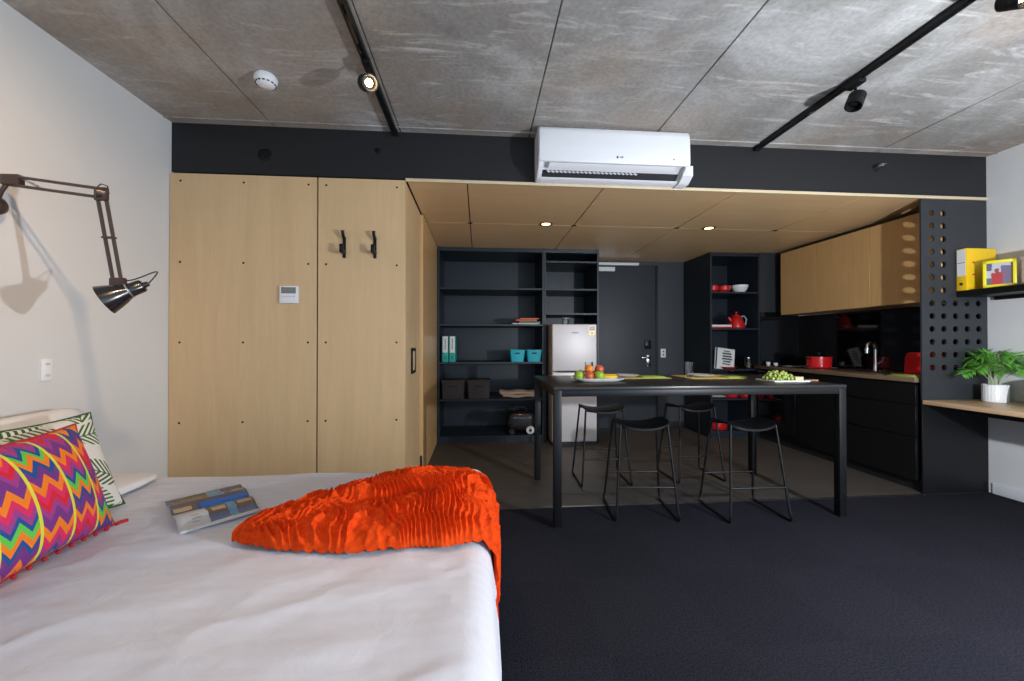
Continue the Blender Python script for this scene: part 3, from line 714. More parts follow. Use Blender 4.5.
# ------------------------------------------------------------------ pantry contents
def bowl(x, y, z, r, h, m, label, group=None, seg=32):
    bm = B(); lathe(bm, [(.001, 0), (r*.55, 0), (r*.60, .004), (r*(.97 if seg > 20 else .8), h*.35), (r, h*.8), (r, h), (r-.005, h), (r-.006, h*.8), (r*.78, h*.35), (r*.5, .010), (.001, .010)], (x, y, z), seg)
    return tag(obj('bowl', bm, m), label, 'bowl', group)
def casserole(x, y, z, r, h, label, cat='pot', group=None, handles=True):
    p = thing('casserole_pot', label, cat, (x, y, z), group)
    bm = B(); lathe(bm, [(.001, 0), (r*.88, 0), (r*.97, .012), (r, h*.6), (r, h), (r-.005, h), (r-.006, .012), (.001, .010)], (x, y, z), 36); obj('body', bm, 'red_gloss', p)
    bm = B(); lathe(bm, [(.001, h+.018), (r*.4, h+.016), (r*.9, h+.006), (r+.003, h+.003), (r+.003, h-.002), (.001, h-.001)][::-1], (x, y, z), 36); ld_ = obj('lid', bm, 'glass' if handles else 'red_gloss', p)
    bm = B(); lathe(bm, [(.001, h+.018), (.006, h+.018), (.006, h+.03), (.016, h+.034), (.016, h+.042), (.001, h+.044)], (x, y, z), 20); obj('lid_knob', bm, 'metal_black', ld_)
    if handles:
        for s in (-1, 1):
            bm = B(); tube(bm, [(x+s*(r-.002), y-.03, z+h*.78), (x+s*(r+.03), y-.025, z+h*.84), (x+s*(r+.03), y+.025, z+h*.84), (x+s*(r-.002), y+.03, z+h*.78)], .006, 8); obj('handle', bm, 'metal_black', p)
    return p
bowl(3.018, 4.93, 1.861, .070, .085, 'red_gloss', 'red bowl at the left end of the top pantry shelf', 'red bowls in the pantry')
bowl(3.172, 4.93, 1.861, .078, .085, 'red_gloss', 'red bowl between the other red bowl and the white dish', 'red bowls in the pantry')
bowl(3.385, 4.93, 1.861, .105, .095, 'porcelain', 'white faceted bowl on the top pantry shelf beside red bowls', None, 10)
kt = thing('kettle', 'red kettle on the middle pantry shelf beside a flat book', 'kettle', (3.35, 4.95, 1.396))
bm = B(); lathe(bm, [(.001, 0), (.098, 0), (.104, .012), (.102, .04), (.085, .10), (.066, .145), (.05, .16), (.001, .163)], (3.35, 4.95, 1.396), 36); obj('body', bm, 'red_gloss', kt)
bm = B(); lathe(bm, [(.001, .158), (.05, .160), (.046, .175), (.02, .186), (.012, .19), (.012, .20), (.018, .208), (.016, .218), (.001, .222)], (3.35, 4.95, 1.396), 28); obj('lid', bm, 'red_gloss', kt)
bm = B(); tube(bm, [(3.41, 4.95, 1.55), (3.455, 4.95, 1.56), (3.49, 4.95, 1.52), (3.48, 4.95, 1.45), (3.445, 4.95, 1.42)], .010, 10); obj('handle', bm, 'pale_blue', kt)
bm = B(); tube(bm, [(3.275, 4.95, 1.50), (3.258, 4.95, 1.525), (3.248, 4.95, 1.545)], [.022, .016, .012], 12); obj('spout', bm, 'red_gloss', kt)
book(2.95, 3.225, 4.85, 5.04, 1.396, 1.412, 'red_book', 'flat red book under the white one on the middle pantry shelf', 'books on the pantry shelf')
book(2.95, 3.222, 4.85, 5.04, 1.4125, 1.442, 'paper', 'flat white book on the red one on the middle pantry shelf', 'books on the pantry shelf')
# cookbook leaning
ck = thing('cookbook', 'white cookbook with dark lettering leaning in the pantry above the table', 'book', (3.13, 5.0, .876))
M['cook_cover'] = uv_picture('cookbook_cover_print', [(.42, .80, .35, .42, (.05, .07, .06)), (.36, .86, .46, .54, (.06, .08, .07)), (.40, .84, .58, .66, (.06, .07, .06)), (.38, .82, .70, .78, (.05, .07, .06)), (.44, .74, .82, .87, (.05, .07, .06)), (.40, .80, .24, .30, (.06, .08, .07))], (.66, .68, .68), noise=.06)
mt = Matrix.Translation((3.055, 4.90, .880)) @ Matrix.Rotation(math.radians(-14), 4, 'Z') @ Matrix.Rotation(math.radians(-17), 4, 'X') @ Matrix.Rotation(math.radians(9), 4, 'Y')
bm = B(); box(bm, (-.035, 0, 0), (.20, .028, .285), .002, mtx=mt); obj('book_block', bm, 'paper', ck)
bm = B(); grid(bm, lambda u, v: mt @ Vector((-.033+.23*u, -.0012, .002+.281*v)), 4, 4); obj('front_cover', bm, 'cook_cover', ck)
bm = B(); tube(bm, [mt @ Vector((-.018, -.006, .005)), mt @ Vector((-.018, -.006, .28))], .008, 8); obj('spine_strip', bm, 'ink', ck)
tag(obj('serving_dish', lathe(B(), [(.001, 0), (.07, 0), (.105, .028), (.10, .028), (.066, .005), (.001, .005)], (3.19, 4.875, .876), 32), 'red_gloss'), 'shallow red dish in front of the leaning cookbook', 'dish')
jr = thing('glass_jar', 'clear glass jar with brown contents and metal lid in the pantry', 'jar', (3.515, 4.95, .876))
bm = B(); lathe(bm, [(.001, 0), (.036, 0), (.042, .01), (.042, .10), (.034, .118), (.034, .13), (.031, .13), (.038, .10), (.038, .008), (.001, .008)], (3.50, 4.93, .876), 28); obj('jar_body', bm, 'glass', jr)
bm = B(); cyl(bm, (3.50, 4.93, .885), (3.50, 4.93, .945), .037, seg=24); obj('contents', bm, mat('coffee_beans', (.16, .08, .035), .6, var=.6, scale=120.), jr)
bm = B(); cyl(bm, (3.50, 4.93, 1.006), (3.50, 4.93, 1.022), .036, bev=.003); obj('lid', bm, 'chrome', jr)
# below the counter line
bm = B(); lathe(bm, [(.001, 0), (.05, 0), (.11, .018), (.108, .022), (.05, .004), (.001, .004)], (3.07, 4.94, .501), 36)
tag(obj('dinner_plate', bm, 'porcelain'), 'white plate on the pantry shelf below table height', 'plate')
for i, (x, l) in enumerate(((3.275, 'lidded red pot beside the white plate on the low pantry shelf'), (3.475, 'lidded red pot at the right end of the low pantry shelf'))):
    casserole(x, 4.95, .501, .085, .07, l, 'pot', 'red pots low in the pantry', False)
casserole(3.10, 4.97, .091, .12, .09, 'red pot on the lowest pantry shelf near the floor', 'pot', None, False)

# ------------------------------------------------------------------ kitchen run along the right wall
KX = 3.513
kb = thing('kitchen_base_unit', 'black handleless kitchen base cabinets along the right wall', 'cabinet', (3.8, 3.85, 0))
obj('carcass', BX((KX+.02, D+.045, .09), (XR-.01, D2-.002, .872)), 'black_kitchen', kb)
obj('plinth', BX((KX+.055, D+.045, 0), (KX+.07, D2-.002, .09)), 'black', kb)
for z0, z1 in ((.095, .435), (.443, .695), (.703, .862)):
    obj('drawer', BX((KX, D+.043, z0), (KX+.019, 3.60, z1), .0015, seg=1), 'black_kitchen', kb)
obj('cabinet_door', BX((KX, 3.606, .095), (KX+.019, 4.16, .862), .0015, seg=1), 'black_kitchen', kb)
obj('filler_panel', BX((KX, 4.772, .095), (KX+.019, D2-.003, .862)), 'black_kitchen', kb)
obj('end_panel', BX((3.522, D, 0), (XR-.0015, D+.012, .751), .001, seg=1), 'black_kitchen', kb)
ov = thing('oven', 'black built-in oven in the base cabinets under the red pot', 'oven', (KX+.02, 4.465, .10))
obj('oven_door', BX((KX-.004, 4.168, .16), (KX+.017, 4.764, .74), .003), 'black_gloss', ov)
cp = obj('control_panel', BX((KX-.002, 4.168, .748), (KX+.017, 4.764, .86), .002), 'black_gloss', ov)
obj('oven_handle', tube(B(), [(KX-.004, 4.22, .70), (KX-.038, 4.225, .70), (KX-.038, 4.70, .70), (KX-.004, 4.71, .70)], .007, 10), 'brushed', ov)
for y in (4.22, 4.28, 4.64, 4.70):
    k = obj('knob', cyl(B(), (KX-.022, y, .805), (KX-.001, y, .805), .013, bev=.002, seg=20), 'brushed', ov)
wt = thing('worktop', 'brown timber-look worktop over the black kitchen base cabinets', 'worktop', (3.8, 3.85, .885))
obj('slab', BX((KX-.018, D+.034, .885), (XR-.008, D2-.002, .923), .003), 'worktop', wt)
obj('sink_bowl', BX((3.66, 3.32, .9225), (3.95, 3.78, .9245), .001), 'brushed', wt)
bm = B(); box(bm, (3.675, 3.335, .9240), (3.935, 3.765, .9252)); obj('sink_basin', bm, 'ink', wt)
ht = thing('cooktop', 'black glass cooktop set in the worktop under the red pot', 'cooktop', (3.78, 4.32, .923))
obj('glass_plate', BX((3.58, 4.02, .9232), (4.0, 4.60, .929), .002), 'black_gloss', ht)
for x, y, r in ((3.70, 4.16, .07), (3.70, 4.45, .09), (3.89, 4.16, .09), (3.89, 4.45, .07)):
    obj('cooking_ring', tube(B(), [(x+r*math.cos(2*PI*k/32), y+r*math.sin(2*PI*k/32), .9292) for k in range(32)], .0008, 4, closed=True), 'fridge', ht)
sp = thing('splashback', 'glossy black glass splashback behind the kitchen worktop', 'splashback', (XR, 3.85, .925))
obj('glass_panel', BX((XR-.009, D+.032, .9245), (XR-.001, D2-.014, 1.55)), 'black_gloss', sp)
obj('glass_panel', BX((3.584, D2-.013, .9245), (XR-.010, D2-.003, 1.60)), 'black_gloss', sp)
struct('wall_kitchen_end', BX((3.584, D2-.001, 0), (XR, D2+.05, HB)), 'black_panel')
uc = thing('wall_cabinet', 'long amber plywood wall cabinet above the kitchen worktop', 'cabinet', (3.9, 3.8, 1.556))
obj('carcass', BX((3.762, D+.034, 1.562), (XR-.002, 4.66, 2.318)), 'black_kitchen', uc)
for y0, y1 in ((D+.034, 3.527), (3.531, 4.135), (4.139, 4.66)):
    obj('cabinet_door', BX((3.74, y0, 1.553), (3.760, y1, 2.316), .0015, seg=1), 'ply_cab', uc)
obj('underside_panel', BX((3.762, D+.034, 1.553), (XR-.002, 4.66, 1.561)), 'ply_cab', uc)

# kitchen items
casserole(3.76, 4.13, .930, .118, .125, 'red pot with clear lid and black handles on the cooktop', 'pot')
tp = thing('kitchen_tap', 'tall chrome kitchen tap beside the sink in front of the black splashback', 'tap', (3.80, 3.62, .925))
obj('tap_base', lathe(B(), [(.001, 0), (.028, 0), (.028, .01), (.020, .016), (.018, .07), (.001, .07)], (3.83, 3.56, .9245), 24), 'chrome', tp)
obj('spout', tube(B(), [(3.83, 3.56, .99), (3.83, 3.56, 1.14), (3.825, 3.56, 1.18), (3.80, 3.56, 1.205), (3.77, 3.56, 1.205), (3.745, 3.56, 1.185), (3.74, 3.56, 1.15)], .015, 12), 'chrome', tp)
obj('lever', tube(B(), [(3.83, 3.555, .985), (3.83, 3.52, 1.01), (3.825, 3.47, 1.04)], [.012, .010, .008], 10), 'chrome', tp)
obj('nozzle', cyl(B(), (3.74, 3.56, 1.155), (3.74, 3.56, 1.105), .018, .017), 'chrome', tp)
# dish rack with glasses and a pan handle
rk = thing('dish_rack', 'wire dish drying rack behind the tap', 'dish rack', (3.95, 3.30, .925))
bm = B()
for z in (.935, 1.0):
    tube(bm, [(3.965, 3.02, z), (4.075, 3.02, z), (4.075, 3.30, z), (3.965, 3.30, z)], .003, 6, closed=True)
for k in range(8): tube(bm, [(3.965, 3.04+k*.035, .935), (3.965, 3.04+k*.035, 1.0)], .002, 6); tube(bm, [(4.065, 3.04+k*.035, .935), (4.065, 3.04+k*.035, 1.0)], .002, 6)
for x in (3.97, 4.06):
    for y in (3.03, 3.29): tube(bm, [(x, y, .924), (x, y, .94)], .004, 6)
obj('wire_frame', bm, 'chrome', rk)
# red toaster
to = thing('toaster', 'red toaster on the worktop beside the perforated screen', 'toaster', (3.75, 3.07, .924))
bm = B(); prism(bm, [(2.955, .936), (3.165, .936), (3.155, 1.09), (3.135, 1.125), (2.985, 1.125), (2.965, 1.07)], 3.66, 3.83)
bmesh.ops.bevel(bm, geom=bm.edges[:], offset=.012, segments=3, affect='EDGES'); obj('body', bm, 'red_gloss', to)
for x in (3.71, 3.78): obj('bread_slot', BX((x-.013, 3.0, 1.1235), (x+.013, 3.12, 1.1265)), 'ink', to)
obj('base', BX((3.665, 2.965, .924), (3.825, 3.155, .937), .003), 'ink', to)
obj('lever', BX((3.73, 3.163, 1.01), (3.76, 3.180, 1.03), .003), 'ink', to)
cbd = thing('cutting_board', 'round-cornered lime green cutting board at the near end of the worktop', 'cutting board', (3.60, 3.10, .924))
obj('board', BX((3.515, 2.95, .9235), (3.645, 3.17, .931), .003), mat('lime_plastic', (.22, .55, .02), .4), cbd)
obj('wooden_insert', BX((3.53, 2.97, .9312), (3.63, 3.15, .942), .004), 'brown_wood', cbd)
# small things at the far end of the worktop
for (x, y, h, l) in ((3.60, 4.70, .045, 'tiny white cup at the far end of the worktop'), (3.665, 4.655, .035, 'small white salt pot beside the tiny cup at the far worktop end')):
    bm = B(); lathe(bm, [(.001, 0), (.018, 0), (.026, h), (.023, h), (.016, .004), (.001, .004)], (x, y, .924), 20)
    tag(obj('cup', bm, 'porcelain'), l, 'cup', 'small cups at the far end of the worktop')

# ------------------------------------------------------------------ perforated screen
def perforated():
    x0, x1, y0, y1 = 3.522, XR, D, D+.012
    zs = [2.247-.1034*i for i in range(13)]
    xs = [3.614+.1034*i for i in range(5)]
    bm = B(); R = .0245; K = 24
    def plate(xa, xb, za, zb):
        for y in (y0, y1): bm.faces.new([bm.verts.new(p) for p in ((xa, y, za), (xb, y, za), (xb, y, zb), (xa, y, zb))])
    def cell(cx, cz, hx, hz):
        for y in (y0, y1):
            inner, outer = [], []
            for k in range(K):
                a = 2*PI*k/K; ca, sa = math.cos(a), math.sin(a); s = 1/max(abs(ca)/hx, abs(sa)/hz)
                inner.append(bm.verts.new((cx+R*ca, y, cz+R*sa))); outer.append(bm.verts.new((cx+s*ca, y, cz+s*sa)))
            for k in range(K): bm.faces.new((inner[k], inner[(k+1) % K], outer[(k+1) % K], outer[k]))
        f = [(cx+R*math.cos(2*PI*k/K), cz+R*math.sin(2*PI*k/K)) for k in range(K)]
        A = [bm.verts.new((p[0], y0, p[1])) for p in f]; C_ = [bm.verts.new((p[0], y1, p[1])) for p in f]
        for k in range(K): bm.faces.new((A[k], A[(k+1) % K], C_[(k+1) % K], C_[k]))
    hx = hz = .0517
    zt, zb = zs[0]+hz, zs[-1]-hz
    plate(x0, xs[0]-hx, zb, zt); plate(xs[-1]+hx, x1, zb, zt); plate(x0, x1, zt, HB-.008); plate(x0, x1, .752, zb)
    for j, z in enumerate(zs):
        for i, x in enumerate(xs):
            if j < 7 and i >= 2: plate(x-hx, x+hx, z-hz, z+hz)
            else: cell(x, z, hx, hz)
    for (a, b_) in (((x0, .752), (x0, HB-.008)), ((x0, HB-.008), (x1, HB-.008)), ((x1, HB-.008), (x1, .752)), ((x1, .752), (x0, .752))):
        bm.faces.new([bm.verts.new(p) for p in ((a[0], y0, a[1]), (b_[0], y0, b_[1]), (b_[0], y1, b_[1]), (a[0], y1, a[1]))])
    bmesh.ops.remove_doubles(bm, verts=bm.verts, dist=.0004)
    bm.normal_update()
    for f in bm.faces:
        c_ = f.calc_center_median()
        if abs(f.normal.y) > .9 and (f.normal.y > 0) == (c_.y < (y0+y1)/2): f.normal_flip()
    return bm
tag(obj('perforated_screen', perforated(), 'black_panel', sm=1, recalc=False), 'tall charcoal screen panel with rows of round holes at the kitchen end', 'screen')

# ------------------------------------------------------------------ desk and wall shelf on the right
dk_ = thing('desk', 'long oak-topped wall desk along the right wall', 'desk', (3.8, 1.7, .715))
obj('desktop', BX((KX+.008, .2, .716), (XR, D-.001, .750), .003), 'desk', dk_)
obj('bracket', BX((KX+.08, .3, .676), (KX+.11, D-.2, .715)), 'metal_black', dk_)
obj('bracket', BX((XR-.06, .3, .676), (XR-.03, D-.2, .715)), 'metal_black', dk_)
sh = thing('wall_shelf', 'black wall shelf above the desk holding the yellow file', 'shelf', (3.95, 1.9, 1.575))
obj('board', BX((3.825, .8, 1.572), (XR-.002, D-.003, 1.620), .003), 'metal_black', sh)
obj('wall_cleat', BX((XR-.03, .9, 1.545), (XR-.002, D-.06, 1.571), .002), 'metal_black', sh)
yf = thing('lever_arch_file', 'yellow lever arch file with white spine label on the black wall shelf', 'file', (3.95, 2.86, 1.621))
obj('cover', BX((3.822, 2.826, 1.621), (4.085, 2.893, 1.952), .003), 'yellow', yf)
obj('spine_label', BX((3.8205, 2.832, 1.735), (3.823, 2.887, 1.945)), 'paper', yf)
obj('lettering', BX((3.8198, 2.834, 1.838), (3.821, 2.885, 1.842)), 'ink', yf)
bm = B(); cyl(bm, (3.8195, 2.86, 1.672), (3.823, 2.86, 1.672), .012, seg=20); obj('finger_ring', bm, 'ink', yf)
bm = B()
for z in (1.84, 1.745): box(bm, (3.872, 2.8245, z-.006), (3.897, 2.828, z+.006), .002)
obj('rivet', bm, 'red_book', yf)
# photo frame
M['photo'] = uv_picture('photo_print', [(.0, .3, .0, .35, (.12, .12, .13)), (.55, 1, .0, .8, (.17, .12, .20)), (.85, 1., 0, 1, (.10, .07, .05)), (.25, .6, .05, .55, (.42, .04, .04)), (.35, .5, .4, .7, (.30, .05, .05)), (.05, .25, .65, .95, (.10, .10, .18))], (.45, .47, .50), noise=.14)
pf = thing('photo_frame', 'lime yellow photo frame standing in front of the yellow file', 'photo frame', (3.87, 2.67, 1.621))
fa, fb = Vector((3.836, 2.735, 1.622)), Vector((3.925, 2.600, 1.622)); w_ = (fb-fa).length; ux = (fb-fa).normalized(); nn = Vector((-ux.y, ux.x, 0)); nn = nn if nn.y > 0 else -nn
mt = Matrix((( ux.x, nn.x, 0, fa.x), (ux.y, nn.y, 0, fa.y), (0, 0, 1, fa.z), (0, 0, 0, 1)))
hh = .205
bm = B()
for a, b_ in (((0, 0, 0), (w_, .022, .022)), ((0, 0, hh-.022), (w_, .022, hh)), ((0, 0, 0), (.018, .022, hh)), ((w_-.018, 0, 0), (w_, .022, hh))): box(bm, a, b_, .0015, mtx=mt)
obj('frame', bm, 'yellow_frame', pf)
bm = B(); grid(bm, lambda u, v: mt @ Vector((.016+(w_-.032)*u, .010, .02+(hh-.04)*v)), 4, 4); obj('photo', bm, 'photo', pf)
obj('backing', box(B(), (.012, .0115, .012), (w_-.012, .021, hh-.012), mtx=mt), 'ink', pf)
cx_ = thing('keepsake_box', 'beige patterned box on the wall shelf, right of the photo frame', 'box', (3.93, 2.50, 1.621))
obj('body', BX((3.90, 2.40, 1.621), (4.06, 2.56, 1.80), .003), 'cardboard', cx_); obj('lid', BX((3.896, 2.396, 1.801), (4.064, 2.564, 1.83), .003), 'cardboard', cx_)
obj('label_plate', BX((3.896, 2.46, 1.72), (3.901, 2.52, 1.75), .001), 'ink', cx_)
# potted palm
pt = thing('potted_palm', 'small feathery green palm in a ribbed white pot on the desk', 'potted plant', (3.962, 2.755, .7505))
bm = B(); lathe(bm, [(.001, 0), (.064, 0), (.068, .004), (.070, .13), (.068, .134), (.062, .132), (.060, .115), (.001, .115)], (3.962, 2.755, .7505), 96, ribs=24, ribamp=.03); obj('pot', bm, 'porcelain', pt)
bm = B(); lathe(bm, [(.001, .116), (.060, .116), (.060, .120), (.001, .122)], (3.962, 2.755, .7505), 24); obj('soil', bm, mat('potting_soil', (.04, .028, .02), .95, var=.4, scale=150., bump=.8), pt)
M['leaf'] = mat('palm_leaf_green', (.11, .36, .035), .45, var=.45, scale=25.)
M['stem'] = mat('pale_stem', (.42, .50, .30), .5, var=.2)
rnd = random.Random(3)
for i in range(15):
    a = 2*PI*i/15+rnd.uniform(-.2, .2)
    if 0.1 < a % (2*PI) < 3.0: reach = rnd.uniform(.05, .13)    # towards screen and wall
    else: reach = rnd.uniform(.12, .26)
    if abs(math.cos(a)) > .7 and math.cos(a) > 0: reach = min(reach, .12)
    hgt = rnd.uniform(.12, .24) if i % 3 else rnd.uniform(.20, .27)
    c0 = Vector((3.962+.015*math.cos(a), 2.755+.02*math.sin(a), .868)); dirv = Vector((math.cos(a), math.sin(a), 0)); pts = []
    for k in range(12):
        t = k/11; pts.append(c0+dirv*reach*(t**1.3)+Vector((0, 0, hgt*(math.sin(t*PI*.62)/math.sin(PI*.62) if t < .81 else 1.0-((t-.81)*.9))*1.0)))
    fm = B(); tube(fm, pts, [.0028*(1-.7*k/11) for k in range(12)], 6)
    st_ = obj('frond_stem', fm, 'stem', pt)
    lm = B()
    for k in range(4, 12):
        for h_ in (0, .5):
            if k+h_ > 11: continue
            p = pts[k] if h_ == 0 else (pts[k]+pts[min(k+1, 11)])/2
            tn = (pts[min(k+1, 11)]-pts[k-1]).normalized(); sd_ = tn.cross(Vector((0, 0, 1)))
            sd_ = sd_.normalized() if sd_.length > .05 else Vector((-math.sin(a), math.cos(a), 0))
            ln_ = .095*math.sin(PI*(k+h_-2)/11)+.02
            for s in (-1, 1):
                d = (sd_*s*.75+tn*.65+Vector((0, 0, -.12+rnd.uniform(-.1, .15)))).normalized(); w = d.cross(Vector((0, 0, 1))).normalized()*.0075
                up_ = Vector((0, 0, .0012))
                q = [p, p+d*ln_*.4+w+Vector((0, 0, .002)), p+d*ln_+Vector((0, 0, -.012)), p+d*ln_*.4-w+Vector((0, 0, .002)), p+d*ln_*.4+Vector((0, 0, -.001))]
                for v_ in q:                      # stay this side of wall and screen
                    v_.x = min(v_.x, XR-.006); v_.y = min(v_.y, D-.006)
                vs = [lm.verts.new(v_) for v_ in q]
                lm.faces.new((vs[0], vs[1], vs[4])); lm.faces.new((vs[1], vs[2], vs[4])); lm.faces.new((vs[2], vs[3], vs[4])); lm.faces.new((vs[3], vs[0], vs[4]))
    obj('leaflets', lm, 'leaf', st_, solidify=.0006)
# pale blue-grey rounded object at frame edge, kind unknown, shaped as a dome
rl = thing('desk_dome', 'pale blue-grey rounded dome on the desk beside the potted palm, cut by the photo edge', 'lamp', (3.905, 2.455, .7505))
bm = B(); lathe(bm, [(.001, .003), (.115, .003), (.125, .02), (.128, .07), (.118, .13), (.09, .18), (.05, .205), (.001, .215)], (3.935, 2.42, .7505), 40); obj('dome', bm, 'pale_blue', rl)
obj('foot_ring', lathe(B(), [(.001, 0), (.118, 0), (.118, .003), (.001, .003)], (3.935, 2.42, .7505), 40), 'pale_blue', rl)

# ------------------------------------------------------------------ bar table
tb = thing('bar_table', 'long black bar-height table with fruit, glasses and placemats', 'table', (1.505, 3.03, 0))
TX0, TX1, TY0, TY1, TZ = .483, 2.532, 2.555, 3.505, .915
obj('tabletop', BX((TX0, TY0, TZ-.022), (TX1, TY1, TZ), .002), 'table_black', tb)
bm = B()
for y in (TY0+.004, TY1-.034): box(bm, (TX0+.05, y, TZ-.062), (TX1-.05, y+.03, TZ-.0225), .001)
for x in (TX0+.004, TX1-.034): box(bm, (x, TY0+.05, TZ-.062), (x+.03, TY1-.05, TZ-.0225), .001)
obj('apron', bm, 'metal_black', tb)
for x in (TX0+.002, TX1-.052):
    for y in (TY0+.002, TY1-.052):
        lg = obj('leg', BX((x, y, .006), (x+.05, y+.05, TZ-.0225), .002), 'metal_black', tb)
        obj('foot_pad', cyl(B(), (x+.025, y+.025, 0), (x+.025, y+.025, .008), .018, seg=16), 'ink', lg)

# ------------------------------------------------------------------ stools
def make_stool(label):
    s = thing('bar_stool', label, 'stool', (0, 0, 0), 'black bar stools around the table')
    def seat(u, v):
        x = (u-.5)*2; y = (v-.5)*2
        # superellipse outline
        k = (abs(x)**4+abs(y)**4)**.25 if (x or y) else 0; m_ = max(abs(x), abs(y)); f = m_/k if k > 1e-6 else 1
        X = x*f*.185; Y = y*f*.15
        return Vector((X, Y, .628+.034*(abs(x*f)**2)-.012*(abs(y*f)**3)))
    bm = B(); grid(bm, seat, 20, 16, uv=False); ext = bmesh.ops.extrude_face_region(bm, geom=bm.faces[:]); vs = [g for g in ext['geom'] if isinstance(g, bmesh.types.BMVert)]
    bmesh.ops.translate(bm, verts=vs, vec=(0, 0, -.014)); obj('seat', bm, 'metal_black', s)
    for sx in (-1, 1):
        top = .160; bot = .212
        P = lambda x, y, z: (sx*x, y, z)
        pts = [P(top, -.118, .640), P(top+.004, -.122, .60), P(bot-.006, -.188, .06), P(bot, -.196, .026), P(bot, -.188, .010), P(bot, -.165, .006), P(bot, .165, .006), P(bot, .188, .010), P(bot, .196, .026), P(bot-.006, .188, .06), P(top+.004, .122, .60), P(top, .118, .640)]
        obj('leg_frame', tube(B(), pts, .0085, 10), 'metal_black', s)
    for y, z in ((-.168, .225), (.168, .225)):
        x = .160+(.212-.160)*(.64-z)/.64
        obj('footrest', tube(B(), [(-x, y, z), (x, y, z)], .0068, 8), 'metal_black', s)
    bm = B()
    for y in (-.112, .112): tube(bm, [(-.163, y, .622), (-.09, y, .612), (.09, y, .612), (.163, y, .622)], .006, 8)
    obj('seat_support', bm, 'metal_black', s)
    return s
s0 = make_stool('black metal bar stool at the near side of the table, left one')
s0.location = (1.148, 2.79, 0); s0.rotation_euler = (0, 0, -.10)
dup(s0, (1.88, 2.715, 0), -.02, 'black metal bar stool at the near side of the table, right one nearest the kitchen')
dup(s0, (1.07, 3.45, 0), -.03, 'black metal bar stool at the far side of the table, in front of the fridge')
dup(s0, (1.905, 3.478, 0), .04, 'black metal bar stool at the far side of the table, in front of the pantry')

# ------------------------------------------------------------------ things on the table
T = TZ+.0005
M['mat_yellow'] = mat('yellow_placemat', (.62, .47, .13), .75, var=.12, scale=90., bump=.4)
M['napkin'] = mat('green_napkin', (.26, .42, .05), .8, var=.1)
M['plate_grey'] = mat('pale_grey_plate', (.50, .48, .47), .3, var=.03)
def flat(name, x0, x1, y0, y1, z, t, m, label, cat, group=None, rz=0.):
    c = Matrix.Translation(((x0+x1)/2, (y0+y1)/2, 0)) @ Matrix.Rotation(rz, 4, 'Z') @ Matrix.Translation((-(x0+x1)/2, -(y0+y1)/2, 0))
    return tag(obj(name, box(B(), (x0, y0, z), (x1, y1, z+t), min(.0015, t*.4), mtx=c), m), label, cat, group)
flat('placemat', 1.12, 1.56, 3.12, 3.42, T, .003, 'mat_yellow', 'yellow placemat behind the fruit platter on the black table', 'placemat', 'yellow placemats')
flat('placemat', 1.70, 2.15, 3.05, 3.42, T, .003, 'mat_yellow', 'yellow placemat under the tumbler on the right half of the table', 'placemat', 'yellow placemats')
flat('napkin', 1.34, 1.53, 3.17, 3.30, T+.0035, .008, 'napkin', 'folded green napkin on the placemat behind the fruit platter', 'napkin', 'green napkins')
flat('napkin', 2.03, 2.19, 3.10, 3.23, T+.0035, .008, 'napkin', 'folded green napkin on the placemat next to the grape board', 'napkin', 'green napkins')
def plate(x, y, z, r, m, label, group):
    bm = B(); lathe(bm, [(.001, 0), (r*.6, 0), (r*.68, .004), (r, .016), (r-.002, .019), (r*.62, .007), (.001, .006)], (x, y, z), 44)
    return tag(obj('dinner_plate', bm, m), label, 'plate', group)
plate(1.235, 3.27, T+.0035, .105, 'plate_grey', 'pale plate on the placemat just behind the bananas', 'plates on the bar table')
plate(1.875, 3.24, T+.0035, .11, 'plate_grey', 'pale plate on the placemat to the right of the tumbler', 'plates on the bar table')
glass_cup(1.762, 3.22, T+.0035, .036, .125, 'clear glass tumbler standing on the right-hand placemat', 'glass tumblers on the table')
glass_cup(.94, 3.36, T, .036, .125, 'clear glass tumbler behind the fruit platter', 'glass tumblers on the table')
# oblong white platter
def platter(cx, cy, z, a, b_, m, label, cat='platter'):
    bm = B(); K = 48; rings = []
    for s, h in ((.001, 0), (.72, 0), (.80, .004), (1., .024), (1.01, .027), (.985, .028), (.76, .009), (.001, .008)):
        ring = []
        for k in range(K):
            t = 2*PI*k/K; c_, s_ = math.cos(t), math.sin(t)
            ex = lambda v: math.copysign(abs(v)**.6, v)
            ring.append(bm.verts.new((cx+a*s*ex(c_), cy+b_*s*ex(s_), z+h)))
        rings.append(ring)
    for A_, B_ in zip(rings, rings[1:]):
        for k in range(K): bm.faces.new((A_[k], A_[(k+1) % K], B_[(k+1) % K], B_[k]))
    return tag(obj('platter', bm, m), label, cat)
platter(.895, 2.96, T, .20, .13, 'porcelain', 'oblong white platter heaped with apples and bananas on the table')
M['apple_green'] = mat('green_apple_skin', (.26, .42, .03), .3, var=.2, scale=20., coat=.2)
M['apple_red'] = mat('red_apple_skin', (.55, .10, .04), .3, var=.45, scale=14., coat=.2)
M['orange_skin'] = mat('orange_peel', (.75, .24, .02), .45, var=.1, bump=.3)
M['banana'] = mat('banana_skin', (.75, .50, .05), .45, var=.12)
M['brown'] = mat('brown_stalk', (.08, .05, .02), .7)
